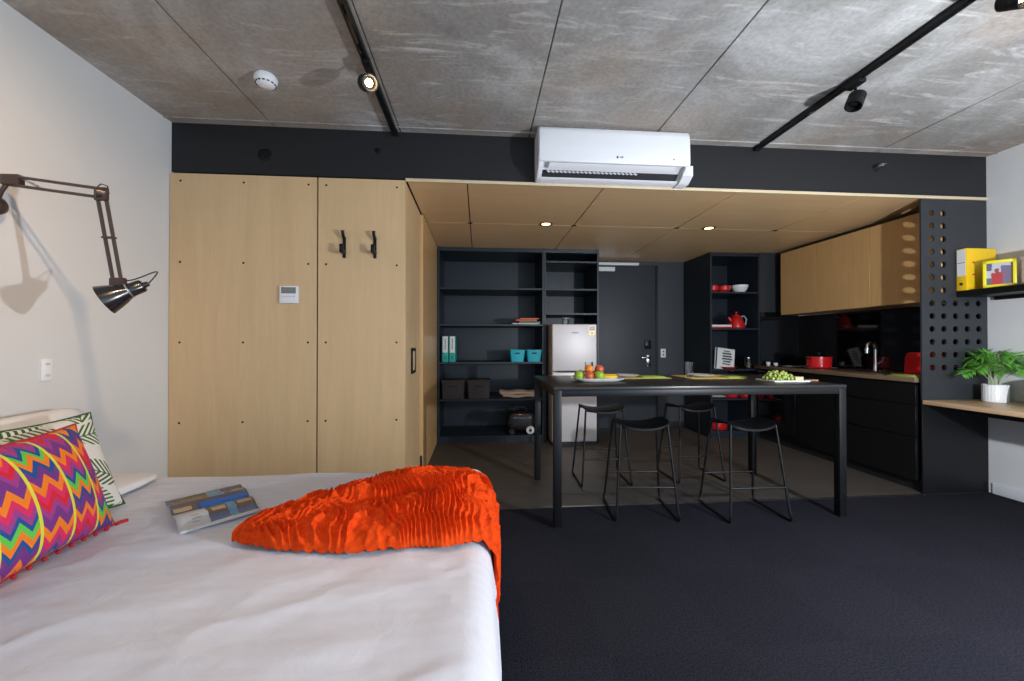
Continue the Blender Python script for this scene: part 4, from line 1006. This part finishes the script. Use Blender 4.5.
def apple(x, y, z, r, m, label, group):
    a = thing('apple', label, 'apple', (x, y, z), group)
    prof = [(.001, .16), (.25, .03), (.55, .0), (.84, .32), (.99, .80), (1.0, 1.12), (.86, 1.55), (.55, 1.82), (.28, 1.84), (.10, 1.70), (.001, 1.62)]
    bm = B(); lathe(bm, [(p*r, h*r) for p, h in prof], (x, y, z), 24); obj('flesh', bm, m, a)
    obj('stalk', tube(B(), [(x, y, z+1.62*r), (x+.002, y, z+1.9*r), (x+.006, y, z+2.1*r)], .0017, 6), 'brown', a)
G = 'fruit on the white platter'
zf = T+.0095
apple(.745, 2.935, zf, .037, 'apple_green', 'green apple at the left end of the fruit platter', G)
apple(.815, 2.905, zf, .035, 'apple_red', 'red apple between the two green ones at the front', G)
apple(.888, 2.90, zf, .037, 'apple_green', 'green apple at the front middle of the platter', G)
apple(.77, 3.005, zf+.001, .036, 'apple_green', 'green apple behind the leftmost one', G)
apple(.845, 2.985, zf+.001, .035, 'apple_red', 'red apple in the second row, behind the front red one', G)
apple(.915, 2.985, zf+.045, .035, 'apple_red', 'red apple perched highest on the fruit heap', G)
apple(.825, 2.948, zf+.052, .033, 'orange_skin', 'orange-coloured apple resting on the heap over the red ones', G)
def banana(x, y, z, rz, label):
    o = thing('banana', label, 'banana', (x, y, z), 'bananas on the white platter')
    pts, rs = [], []
    for k in range(13):
        t = (k/12-.5)*1.7; pts.append(Vector((x, y, z))+Matrix.Rotation(rz, 3, 'Z') @ Vector((.085*math.sin(t), .085*(1-math.cos(t))*.9, .018+.02*(1-math.cos(t))))); rs.append(.017*(1-abs(k/12-.5)**3*5.0))
    obj('peel', tube(B(), pts, rs, 8), 'banana', o)
    obj('stalk', tube(B(), [pts[-1], pts[-1]+(pts[-1]-pts[-2])*1.5], [.006, .005], 6), 'brown', o)
banana(.985, 2.925, zf, .15, 'yellow banana lying nearest the front rim of the platter')
banana(.990, 2.965, zf+.002, .05, 'yellow banana in the middle of the platter bunch')
banana(.995, 3.005, zf+.004, -.05, 'yellow banana furthest back on the platter')
# grape board
gbd = thing('serving_board', 'white serving board with wooden handle carrying grapes at the right end of the table', 'serving board', (2.34, 2.84, T))
obj('board', BX((2.15, 2.74, T), (2.43, 2.95, T+.012), .005, seg=3), 'porcelain', gbd)
obj('handle', BX((2.43, 2.80, T+.001), (2.55, 2.85, T+.011), .004), 'brown_wood', gbd)
M['grape'] = mat('green_grape_skin', (.33, .42, .09), .3, var=.25, scale=30., coat=.2)
M['grape_warm'] = mat('ripe_grape_skin', (.48, .34, .06), .3, var=.2, scale=30., coat=.2)
rnd = random.Random(5); placed = []
zb_ = T+.0125
proto = None; tries = 0
while len(placed) < 62 and tries < 20000:
    tries += 1
    x = rnd.uniform(2.155, 2.375); y = rnd.uniform(2.765, 2.91); r = .0115
    u_ = (x-2.235)/(.09 if x < 2.235 else .15); v_ = (y-2.838)/.075
    if u_*u_+v_*v_ > 1: continue
    z = zb_+r
    for (a, b_, c) in placed:
        d2 = (x-a)**2+(y-b_)**2
        if d2 < (2*r)**2: z = max(z, c+math.sqrt((2*r)**2-d2)*.98)
    if z-zb_ > .012+.052*(1-u_*u_-v_*v_): continue
    placed.append((x, y, z))
for i, (x, y, z) in enumerate(placed):
    if proto is None:
        proto = obj('grape', sphere(B(), (x, y, z), .0115, (1, 1, 1.08), 12, 8), 'grape'); o = proto
        base = proto.location.copy(); z0_ = z
    else:
        o = proto.copy(); COL.objects.link(o); o.location = (x, y, z-.0115*1.08)
    tag(o, 'plump green grape in the bunch heaped on the white board', 'grape', 'green grapes on the serving board')
ch_ = tag(obj('cheese_wedge', prism(B(), [(2.385, 2.90), (2.425, 2.80), (2.345, 2.78+.0)], zb_, zb_+.022, 'Z'), mat('pale_cheese', (.62, .50, .30), .5)), 'pale cheese wedge on the white board beside the grapes', 'cheese')

# ------------------------------------------------------------------ bed
def vnoise(seed):
    rs = np.random.RandomState(seed); tab = rs.rand(256, 256)
    def f(x, y):
        xi = np.floor(x).astype(int); yi = np.floor(y).astype(int); fx = x-xi; fy = y-yi
        fx = fx*fx*(3-2*fx); fy = fy*fy*(3-2*fy)
        a = tab[xi % 256, yi % 256]; b_ = tab[(xi+1) % 256, yi % 256]; c = tab[xi % 256, (yi+1) % 256]; d = tab[(xi+1) % 256, (yi+1) % 256]
        return (a*(1-fx)+b_*fx)*(1-fy)+(c*(1-fx)+d*fx)*fy
    return f
def fbm(f, x, y, o=4):
    s = 0; a = .5
    for i in range(o): s = s+a*f(x*2**i+i*17.3, y*2**i+i*9.1); a *= .5
    return s
bed = thing('bed', 'large bed with white striped sateen cover, its head against the left wall', 'bed', (-1.02, 1.4, 0))
BX0, BX1, BY0, BY1, BZ = -2.075, .045, .42, 2.30, .495
obj('bed_base', BX((BX0+.02, BY0+.08, .06), (BX1-.09, BY1-.08, .24), .01), 'black', bed)
for x in (BX0+.1, BX1-.2):
    for y in (BY0+.16, BY1-.2): obj('leg', BX((x, y, 0), (x+.06, y+.06, .065)), 'black', bed)
obj('mattress', BX((BX0+.01, BY0+.06, .24), (BX1-.06, BY1-.06, .46), .05, seg=4), 'pillow', bed)
nf = vnoise(11); nf2 = vnoise(12)
def cover_pt():
    # profile in each direction: rise up the side, over a soft edge and across the top
    def prof(s, a, b_, drop):      # s in metres from -drop .. (b-a)+drop ; returns coord, z offset (0 top)
        L_ = b_-a; r = .085
        if s < 0: return a-.010*min(1, -s/.1), s-r
        if s > L_: return b_+.010*min(1, (s-L_)/.1), -(s-L_)-r
        e = 0
        if s < r: e = -(r-math.sqrt(max(0, r*r-(r-s)**2)))
        if L_-s < r: e = -(r-math.sqrt(max(0, r*r-(r-(L_-s))**2)))
        return a+s, e
    return prof
prof_ = cover_pt()
nu, nv = 230, 210; drop = .30
Lx, Ly = BX1-BX0, BY1-BY0
bm = B(); V = []
su = np.linspace(-.02, Lx+drop, nu+1); sv = np.linspace(-drop, Ly+drop, nv+1)
for i, a in enumerate(su):
    row = []
    for j, c in enumerate(sv):
        x, ex = prof_(a, BX0, BX1, drop); y, ey = prof_(c, BY0, BY1, drop)
        z = BZ+min(ex, 0)+min(ey, 0)
        if ex < -.3 and ey < -.3: pass
        row.append([x, y, z, ex, ey])
    V.append(row)
A_ = np.array(V)
X_, Y_ = A_[..., 0], A_[..., 1]
top = (A_[..., 3] > -.02) & (A_[..., 4] > -.02)
# broad soft pillows of the quilt, and directional pull creases
w1 = (fbm(nf, X_*2.2+3, Y_*2.6+5, 3)-.45)*.022
ridge = 1-np.abs(2*fbm(nf2, X_*2.0+Y_*1.6+4, Y_*4.2-X_*1.3+8, 3)-.9); w2 = np.clip(ridge-.62, 0, 1)**1.4*.030
edge = np.minimum.reduce([np.clip((X_-BX0)/.2, 0, 1), np.clip((BX1-X_)/.12, 0, 1)*1., np.clip((BY1-Y_)/.10, 0, 1)])
dz = (w1+w2)*np.clip(edge, .12, 1)
A_[..., 2] = np.where(A_[..., 2] > BZ-.10, A_[..., 2]+dz, A_[..., 2])
# hanging folds
fx = np.where(A_[..., 3] < -.09, np.sin(Y_*27+np.sin(Y_*9)*1.5)*.012*np.clip((-A_[..., 3]-.09)/.2, 0, 1.2), 0)
fy = np.where(A_[..., 4] < -.09, np.sin(X_*22+np.sin(X_*7)*1.5)*.012*np.clip((-A_[..., 4]-.09)/.2, 0, 1.2), 0)
A_[..., 0] += fx; A_[..., 1] += np.where(Y_ > 1, fy, -fy)
A_[..., 2] = np.maximum(A_[..., 2], .09)
VV = [[bm.verts.new(A_[i, j, :3]) for j in range(nv+1)] for i in range(nu+1)]
for i in range(nu):
    for j in range(nv): bm.faces.new((VV[i][j], VV[i+1][j], VV[i+1][j+1], VV[i][j+1]))
obj('quilt_cover', bm, 'sheet', bed, sm=80, solidify=.004)

# pillows and cushions
def cushion(name, c, u, v, wu, wv, th_, m, label, cat, group=None, power=.45, pinch=.09, parts=None, wr=0., rnd=0.):
    """c centre, u width axis, v height axis, th_ thickness"""
    c = Vector(c); u = Vector(u).normalized(); v = Vector(v); v = (v-u*v.dot(u)).normalized(); n = u.cross(v)
    o = thing(name, label, cat, c-Vector((0, 0, 0)), group)
    bm = B(); lay = uvl(bm); nn_ = 36
    nfc = vnoise(int(abs(c.x*1000)) % 97+3)
    sides = []
    for s in (1, -1):
        G_ = []
        for i in range(nn_+1):
            row = []
            for j in range(nn_+1):
                a = i/nn_*2-1; b_ = j/nn_*2-1
                # edges pinch inwards between pointed corners
                A1 = a*(1-pinch*(1-b_*b_)*abs(a)); B1 = b_*(1-pinch*(1-a*a)*abs(b_)); q_ = 1-rnd*(a*b_)**4; A1 *= q_; B1 *= q_
                t = ((1-a*a)*(1-b_*b_)); h = th_/2*(max(t, 0)**power)
                if wr: h *= 1+wr*(float(nfc(np.array(a*4+9.), np.array(b_*4+9.)))-.5)
                row.append(bm.verts.new(c+u*A1*wu/2+v*B1*wv/2+n*h*s))
            G_.append(row)
        for i in range(nn_):
            for j in range(nn_):
                f = bm.faces.new((G_[i][j], G_[i+1][j], G_[i+1][j+1], G_[i][j+1]))
                for l, (p, q) in zip(f.loops, ((i, j), (i+1, j), (i+1, j+1), (i, j+1))): l[lay].uv = (p/nn_, q/nn_)
        sides.append(G_)
    bmesh.ops.remove_doubles(bm, verts=bm.verts, dist=.0003)
    body = obj('cushion_body' if cat == 'cushion' else 'pillow_body', bm, m, o, sm=80)
    def edge_pt(a, b_):
        A1 = a*(1-pinch*(1-b_*b_)*abs(a)); B1 = b_*(1-pinch*(1-a*a)*abs(b_)); return c+u*A1*wu/2+v*B1*wv/2
    ring = [(-1+2*k/20, -1) for k in range(20)]+[(1, -1+2*k/20) for k in range(20)]+[(1-2*k/20, 1) for k in range(20)]+[(-1, 1-2*k/20) for k in range(20)]
    return o, body, [edge_pt(*p) for p in ring], edge_pt
cushion('pillow', (-1.950, 1.83, .700), (0, 1, 0), (-.24, 0, 1), .74, .42, .17, 'pillow', 'white pillow propped against the left wall behind the cushions', 'pillow', 'white pillows', wr=.25, rnd=.16)
cushion('pillow', (-1.80, 1.82, .535), (0, 1, .0), (1, 0, .0), .78, .46, .075, 'pillow', 'white pillow lying flat on the bed under the leaf-print cushion', 'pillow', 'white pillows', wr=.25, rnd=.2)
o, body, ring, ep = cushion('scatter_cushion', (-1.625, 1.61, .706), (.10, 1, .0), (-.40, 0, 1), .50, .42, .15, 'leafprint', 'white cushion with green palm leaf print behind the zigzag cushion', 'cushion')
obj('piping', tube(B(), ring, .0045, 6, closed=True), mat('dark_green_piping', (.03, .09, .03), .7), o)
o, body, ring, ep = cushion('scatter_cushion', (-1.435, 1.37, .700), (-.10, 1, 0), (-.34, 0, 1), .56, .41, .19, 'zigzag', 'multicoloured zigzag woven cushion at the front of the bed head', 'cushion', power=.5)
obj('piping', tube(B(), ring, .005, 6, closed=True), mat('magenta_piping', (.40, .03, .05), .7), o)
tm = mat('red_tassel', (.42, .015, .03), .8)
for k in range(13):
    p = ep(-1+2*k/12, -1); obj('tassel', sphere(B(), p+Vector((.010, 0, -.004)), .007, u=8, v=6), tm, o)
obj('corner_tassel', tube(B(), [ep(1, -1), ep(1, -1)+Vector((.010, .014, .0)), ep(1, -1)+Vector((.018, .032, -.004))], [.004, .009, .011], 8), tm, o)

# ------------------------------------------------------------------ magazine
mg = thing('magazine', 'open glossy magazine with blue and brown pictures on the white bed cover', 'magazine', (-1.12, 1.77, .515))
tl, tr, bl, br_ = Vector((-1.361, 1.852, 0)), Vector((-1.165, 2.055, 0)), Vector((-1.083, 1.545, 0)), Vector((-.905, 1.735, 0))
BLU, DBL, BRN, SKN, SKY = (.02, .12, .42), (.05, .07, .14), (.13, .09, .08), (.50, .33, .20), (.10, .30, .50)
def page_mat(nm, boxes, bg): return uv_picture(nm, boxes, bg, rough=.22, noise=.07)
M['page_a'] = page_mat('magazine_page_left', [(0, 1, 0, 1, DBL), (.0, .5, .35, .9, BRN), (.5, .68, .4, 1, SKY), (.15, .42, .5, .66, SKN), (.75, .95, .45, .6, SKN), (.0, .32, .0, .28, BRN), (.06, .26, .08, .2, SKN), (.36, 1, .0, .22, BLU)], (.1, .1, .1))
M['page_b'] = page_mat('magazine_page_right', [(0, .36, .0, .82, (.62, .62, .62)), (.2, .28, .3, .34, (.4, .4, .4)), (.2, .3, .4, .44, (.4, .4, .4)), (.2, .29, .5, .54, (.4, .4, .4)), (.38, 1, .12, .84, BRN), (.38, 1, .12, .38, (.08, .14, .30)), (.62, .72, .12, .84, SKY), (.44, .60, .5, .68, SKN), (.76, .94, .55, .72, SKN), (.34, 1, .86, 1., BLU)], (.60, .60, .60))
def cov_z(x, y):
    i = int(np.argmin(np.abs(su-(x-BX0)))); j = int(np.argmin(np.abs(sv-(y-BY0)))); return A_[i, j, 2]
zmag = max(cov_z(-1.42+.06*i, 1.60+.05*j) for i in range(9) for j in range(9))+.004
def page(side):
    def fn(u, v):
        s = v*.5+(.5 if side else 0)       # s 0..1 from top edge (tl-tr) over the fold to the bottom edge
        p = (tl.lerp(tr, u)).lerp(bl.lerp(br_, u), s)
        d = abs(s-.5)*2; z = zmag+.004+.020*math.sin(min(1, d*1.35)*PI)*.8*(1-.3*u)
        return Vector((p.x, p.y, z))
    return fn
for k, m in ((0, 'page_a'), (1, 'page_b')):
    bm = B(); f0 = page(k); grid(bm, lambda u, v: f0(u, 1-v) if False else f0(u, v if k else v), 12, 14)
    # flip v so that the picture's top faces the far side
    lay = uvl(bm)
    for f in bm.faces:
        for l in f.loops: l[lay].uv = (l[lay].uv[0], 1-l[lay].uv[1])
    obj('page', bm, m, mg, solidify=.0008)
bm = B()
for k in (0, 1):
    f0 = page(k); t_ = B(); grid(t_, lambda u, v: f0(u*1.0, v)-Vector((0, 0, .004)), 12, 14, uv=False); _merge(bm, t_)
obj('page_block', bm, 'paper', mg, solidify=.0035)

# ------------------------------------------------------------------ orange throw
nA, nB, nC = vnoise(31), vnoise(32), vnoise(33)
NS, NT = 440, 300
xs_k = [-.865, -.80, -.72, -.60, -.45, -.25, -.05, .05, .3]
ymin_k = [1.475, 1.44, 1.41, 1.375, 1.36, 1.365, 1.39, 1.41, 1.47]
ymax_k = [1.50, 1.60, 1.72, 1.84, 1.97, 2.06, 2.04, 1.96, 1.85]
hgt_k = [.03, .065, .08, .085, .105, .125, .115, .085, .02]
xe_ = BX1-.006; hang = .24
S_ = np.linspace(0, (xe_-(-.865))+hang, NS+1); T_ = np.linspace(0, 1, NT+1)
SS, TT = np.meshgrid(S_, T_, indexing='ij')
raw = -.865+SS
xx = np.minimum(raw, xe_)
ymin = np.interp(raw, xs_k, ymin_k); ymax = np.interp(raw, xs_k, ymax_k)
jag = (fbm(nA, raw*9, TT*0+2., 3)-.45)*.05
yy = ymin+jag*(1-TT)+(ymax-ymin)*TT
over = np.clip(raw-xe_, 0, None)                 # length hanging over the foot of the bed
hang_lim = np.interp(yy, [1.3, 1.42, 1.6, 1.8, 1.95], [.08, .17, .19, .18, .10])+(nB(yy*25, yy*0+.5)-.5)*.05
over = np.minimum(over, hang_lim)
env = np.interp(raw, xs_k, hgt_k)*np.power(np.clip(np.sin(PI*np.clip(TT, 0, 1)), 0, 1), .45)
wx = fbm(nA, xx*4+1, yy*4+2, 3); wy = fbm(nB, xx*4+7, yy*4+3, 3)
big = fbm(nC, xx*5+wx*1.5, yy*6+wy*1.5, 3)
# ruffles: close parallel frills running across the cloth and swirling with it
direc = np.where(TT < .45, 1.0, .0)
ph1 = (xx*1.0+yy*.30+wx*.34+wy*.22+fbm(nC, xx*12, yy*12, 3)*.060)*2*PI/.030
ph2 = (yy*1.0-xx*.35+wx*.50+wy*.3+fbm(nC, xx*12+5, yy*12, 3)*.060)*2*PI/.030
k12 = 1/(1+np.exp(-(TT-.50+(wx-.45)*2.6)*12))
r1 = (1-np.abs(np.sin(ph1/2))); r2 = (1-np.abs(np.sin(ph2/2)))
ruf = r1*(1-k12)+r2*k12
fine = fbm(nB, xx*60, yy*60, 2)-.4
amp = np.clip(env/.04, .35, 1)
fold = (1-np.abs(2*fbm(nA, xx*3.2+5, yy*5+1, 2)-.75))
vly = .40+.10*(wx-.45)*4; vly2 = .70+.12*(wy-.45)*4
env = env*(1-.50*np.exp(-((TT-vly)/.045)**2)*np.clip((raw+.62)/.2, 0, 1))*(1-.38*np.exp(-((TT-vly2)/.05)**2)*np.clip((raw+.45)/.2, 0, 1))
hz = env*(.42+.75*big+.30*fold)+(ruf**1.3*.027*(.75+.75*fbm(nA, xx*11, yy*11, 2))+fine*.010)*amp
sheetz = BZ+.012
zt = sheetz+hz
# rounded fall over the bed's foot
rad = .05
inn = np.clip((xx-(xe_-rad))/rad, 0, 1)
zt = zt-(rad-np.sqrt(np.clip(rad*rad-(inn*rad)**2, 0, None)))*1.0*(over <= 0)*1.0
off = np.where(over > 0, .020+(ruf*.020+fine*.01)+.012*np.sin(yy*60), 0)
zz = np.where(over > 0, (sheetz-rad)+np.clip(hz, 0, .05)*np.exp(-over*18)-over+.02, zt)
Xf = np.where(over > 0, xe_+off*np.clip(over/.03, 0, 1), xx+np.where(inn > 0, hz*.25*inn, 0))
bm = B()
Z_ = [[bm.verts.new((float(Xf[i, j]), float(yy[i, j]), float(zz[i, j]))) for j in range(NT+1)] for i in range(NS+1)]
for i in range(NS):
    for j in range(NT): bm.faces.new((Z_[i][j], Z_[i+1][j], Z_[i+1][j+1], Z_[i][j+1]))
thr = thing('throw_blanket', 'crumpled bright orange ruffled throw across the foot of the bed', 'throw', (-.35, 1.6, .5))
obj('ruffled_cloth', bm, 'throw', thr, sm=80)
bm = B(); rf = random.Random(9)
for k in range(46):
    y = 1.36+.58*k/45+rf.uniform(-.006, .006); j = int(np.argmin(np.abs(yy[-1]-y))); x0_, z0_ = float(Xf[-1, j]), float(zz[-1, j])
    l_ = rf.uniform(.03, .07); tube(bm, [(x0_, y, z0_+.012), (x0_+.003, y+rf.uniform(-.008, .008), z0_-l_*.5), (x0_+rf.uniform(-.004, .006), y+rf.uniform(-.01, .01), z0_-l_)], [.005, .0045, .003], 6)
obj('fringe', bm, 'throw', thr)

# ------------------------------------------------------------------ wall lamp (anglepoise)
wl = thing('wall_lamp', 'black articulated wall lamp with cone shade above the bed', 'lamp', (XL, 1.72, 1.70))
PV = Vector((-2.00, 1.868, 1.905)); EL = Vector((-1.560, 1.775, 1.822)); LE = Vector((-1.535, 1.822, 1.468))
obj('wall_plate', cyl(B(), (XL, 1.868, 1.79), (XL+.02, 1.868, 1.79), .05, bev=.005, seg=32), 'bronze', wl)
obj('wall_boss', lathe(B(), [(.001, 0), (.04, 0), (.042, .02), (.036, .042), (.02, .056), (.001, .06)], (XL+.018, 1.868, 1.79), 28, (1, 0, 0)), 'bronze', wl)
obj('pivot_arm', tube(B(), [(XL+.05, 1.868, 1.80), (XL+.075, 1.862, 1.85), (PV.x, PV.y, PV.z)], .008, 10), 'bronze', wl)
obj('pivot_bracket', BX((PV.x-.03, PV.y-.016, PV.z-.03), (PV.x+.045, PV.y+.016, PV.z+.018), .008), 'bronze', wl)
upz = Vector((0, 0, 1))
def rod(a, b_, r, nm, m='bronze'): return obj(nm, tube(B(), [a, b_], r, 8), m, wl)
rod(PV+Vector((0, 0, .012)), EL+Vector((0, 0, .018)), .0065, 'upper_rod'); rod(PV+Vector((0, 0, -.026)), EL+Vector((0, 0, -.018)), .0065, 'upper_rod')
# springs beside the upper rods
sa, sb = PV+Vector((.03, .0, .01)), PV.lerp(EL, .38)+Vector((0, 0, -.022)); hp = []
dd = (sb-sa); fx_, fy_ = frame_for(dd)
for k in range(160): t = k/159; a = t*2*PI*26; hp.append(sa+dd*t+fx_*math.cos(a)*.004+fy_*math.sin(a)*.004)
obj('spring', tube(B(), hp, .0009, 4), 'brushed', wl)
obj('elbow_joint', cyl(B(), EL+Vector((-.012, -.012, 0)), EL+Vector((.012, .012, 0)), .022, bev=.003), 'bronze', wl)
obj('elbow_bracket', BX((EL.x-.024, EL.y-.008, EL.z-.032), (EL.x+.028, EL.y+.008, EL.z+.024), .006), 'bronze', wl)
dxy = Vector((.016, .0, 0))
rod(EL-dxy, LE-dxy, .0068, 'lower_rod'); rod(EL+dxy, LE+dxy, .0068, 'lower_rod')
obj('rod_tie', BX((EL.x-.012, EL.y+.015, 1.64), (EL.x+.036, EL.y+.032, 1.648), .001), 'bronze', wl)
obj('shade_bracket', BX((LE.x-.026, LE.y-.012, LE.z-.030), (LE.x+.034, LE.y+.012, LE.z+.012), .007), 'bronze', wl)
# cone shade: open mouth towards lower left
ax = Vector((-.64, -.33, -.42)).normalized(); apex = Vector((-1.447, 1.845, 1.452))
bm = B(); lathe(bm, [(.001, 0), (.022, .0), (.027, .006), (.029, .052), (.032, .060), (.044, .085), (.061, .135), (.063, .142), (.060, .142), (.042, .087), (.025, .055), (.023, .01), (.001, .006)], apex, 44, ax)
sd2 = obj('shade', bm, 'lamp_black', wl)
obj('shade_band', lathe(B(), [(.0305, .050), (.0325, .050), (.0325, .056), (.0305, .056)], apex, 36, ax), 'brushed', sd2)
obj('switch_cap', cyl(B(), apex-ax*.018, apex, .010, .013, seg=16), 'lamp_black', sd2)
obj('bulb', sphere(B(), apex+ax*.085, .022), 'porcelain', sd2)
obj('shade_arm', tube(B(), [LE+Vector((.01, 0, -.02)), (LE+apex)/2+Vector((.0, 0, -.035)), apex+ax*.03], .007, 8), 'bronze', wl)
cpts = []
P0, P1, P2, P3 = LE+Vector((.015, 0, .005)), LE+Vector((.06, .0, -.03)), apex+Vector((.09, .05, .14)), apex-ax*.018
for k in range(25):
    t = k/24; cpts.append(P0*(1-t)**3+P1*3*t*(1-t)**2+P2*3*t*t*(1-t)+P3*t**3)
obj('cable', tube(B(), cpts, .0028, 6), 'ink', wl)
obj('elbow_cable', tube(B(), [EL+Vector((-.02, 0, .02)), EL+Vector((0, 0, .038)), EL+Vector((.025, 0, .03)), EL+Vector((.03, 0, .0))], .0026, 6), 'ink', wl)

# ------------------------------------------------------------------ light
def area(name, loc, rot, sx, sy, e, col, spread=None):
    l = bpy.data.lights.new(name, 'AREA'); l.shape = 'RECTANGLE'; l.size = sx; l.size_y = sy; l.energy = e; l.color = col
    if spread: l.spread = spread
    o = bpy.data.objects.new(name, l); COL.objects.link(o); o.location = loc; o.rotation_euler = rot; return o
def spot(name, loc, aim, e, col, ang, blend=.6, r=.03):
    l = bpy.data.lights.new(name, 'SPOT'); l.energy = e; l.color = col; l.spot_size = math.radians(ang); l.spot_blend = blend; l.shadow_soft_size = r
    o = bpy.data.objects.new(name, l); COL.objects.link(o); o.location = loc
    o.rotation_euler = (Vector(aim)-Vector(loc)).to_track_quat('-Z', 'Y').to_euler(); return o
WARM = (1., .70, .42)
area('window_daylight', ((W0+W1)/2, YB+.03, (Z0+Z1)/2), (PI/2, 0, 0), W1-W0, Z1-Z0, 46, (.62, .81, 1.))
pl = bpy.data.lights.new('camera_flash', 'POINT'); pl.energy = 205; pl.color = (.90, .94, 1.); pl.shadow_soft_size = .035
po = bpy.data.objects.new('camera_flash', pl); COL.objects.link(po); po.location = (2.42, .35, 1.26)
spot('track_lamp_light', L1, (.9, .0, .3), 30, WARM, 100)
spot('track_lamp_light', (-.6, .9, 2.55), (-2.1, 1.45, 1.6), 60, (1., .66, .38), 80, .95)
spot('track_lamp_light', L3, (2.6, -.2, .8), 25, WARM, 90)
spot('downlight_light', (.647, 3.832, HB-.012), (.647, 3.832, 0), 12, WARM, 115, .8)
spot('downlight_light', (2.308, 3.832, HB-.012), (2.308, 3.832, 0), 12, WARM, 115, .8)

w = bpy.data.worlds.new('sky'); S.world = w; w.use_nodes = True
nt = w.node_tree; bg = nt.nodes['Background']; sky = nt.nodes.new('ShaderNodeTexSky'); sky.sky_type = 'HOSEK_WILKIE'
nt.links.new(sky.outputs[0], bg.inputs[0]); bg.inputs[1].default_value = .6

# ------------------------------------------------------------------ camera
cam = bpy.data.cameras.new('camera'); cam.sensor_fit = 'HORIZONTAL'; cam.sensor_width = 36.; cam.lens = 398./1024*36; cam.clip_start = .02
co = bpy.data.objects.new('camera', cam); COL.objects.link(co); co.location = (0, 0, 1.2)
co.rotation_euler = (PI/2+.0075, 0, -.0819); S.camera = co
S.view_settings.view_transform = 'Standard'; S.view_settings.look = 'None'; S.view_settings.gamma = 1.; S.view_settings.use_curve_mapping = False
S.view_settings.exposure = .5
S.cycles.use_denoising = True; S.cycles.max_bounces = 8; S.cycles.diffuse_bounces = 5; S.cycles.transmission_bounces = 8; S.cycles.sample_clamp_indirect = 6.
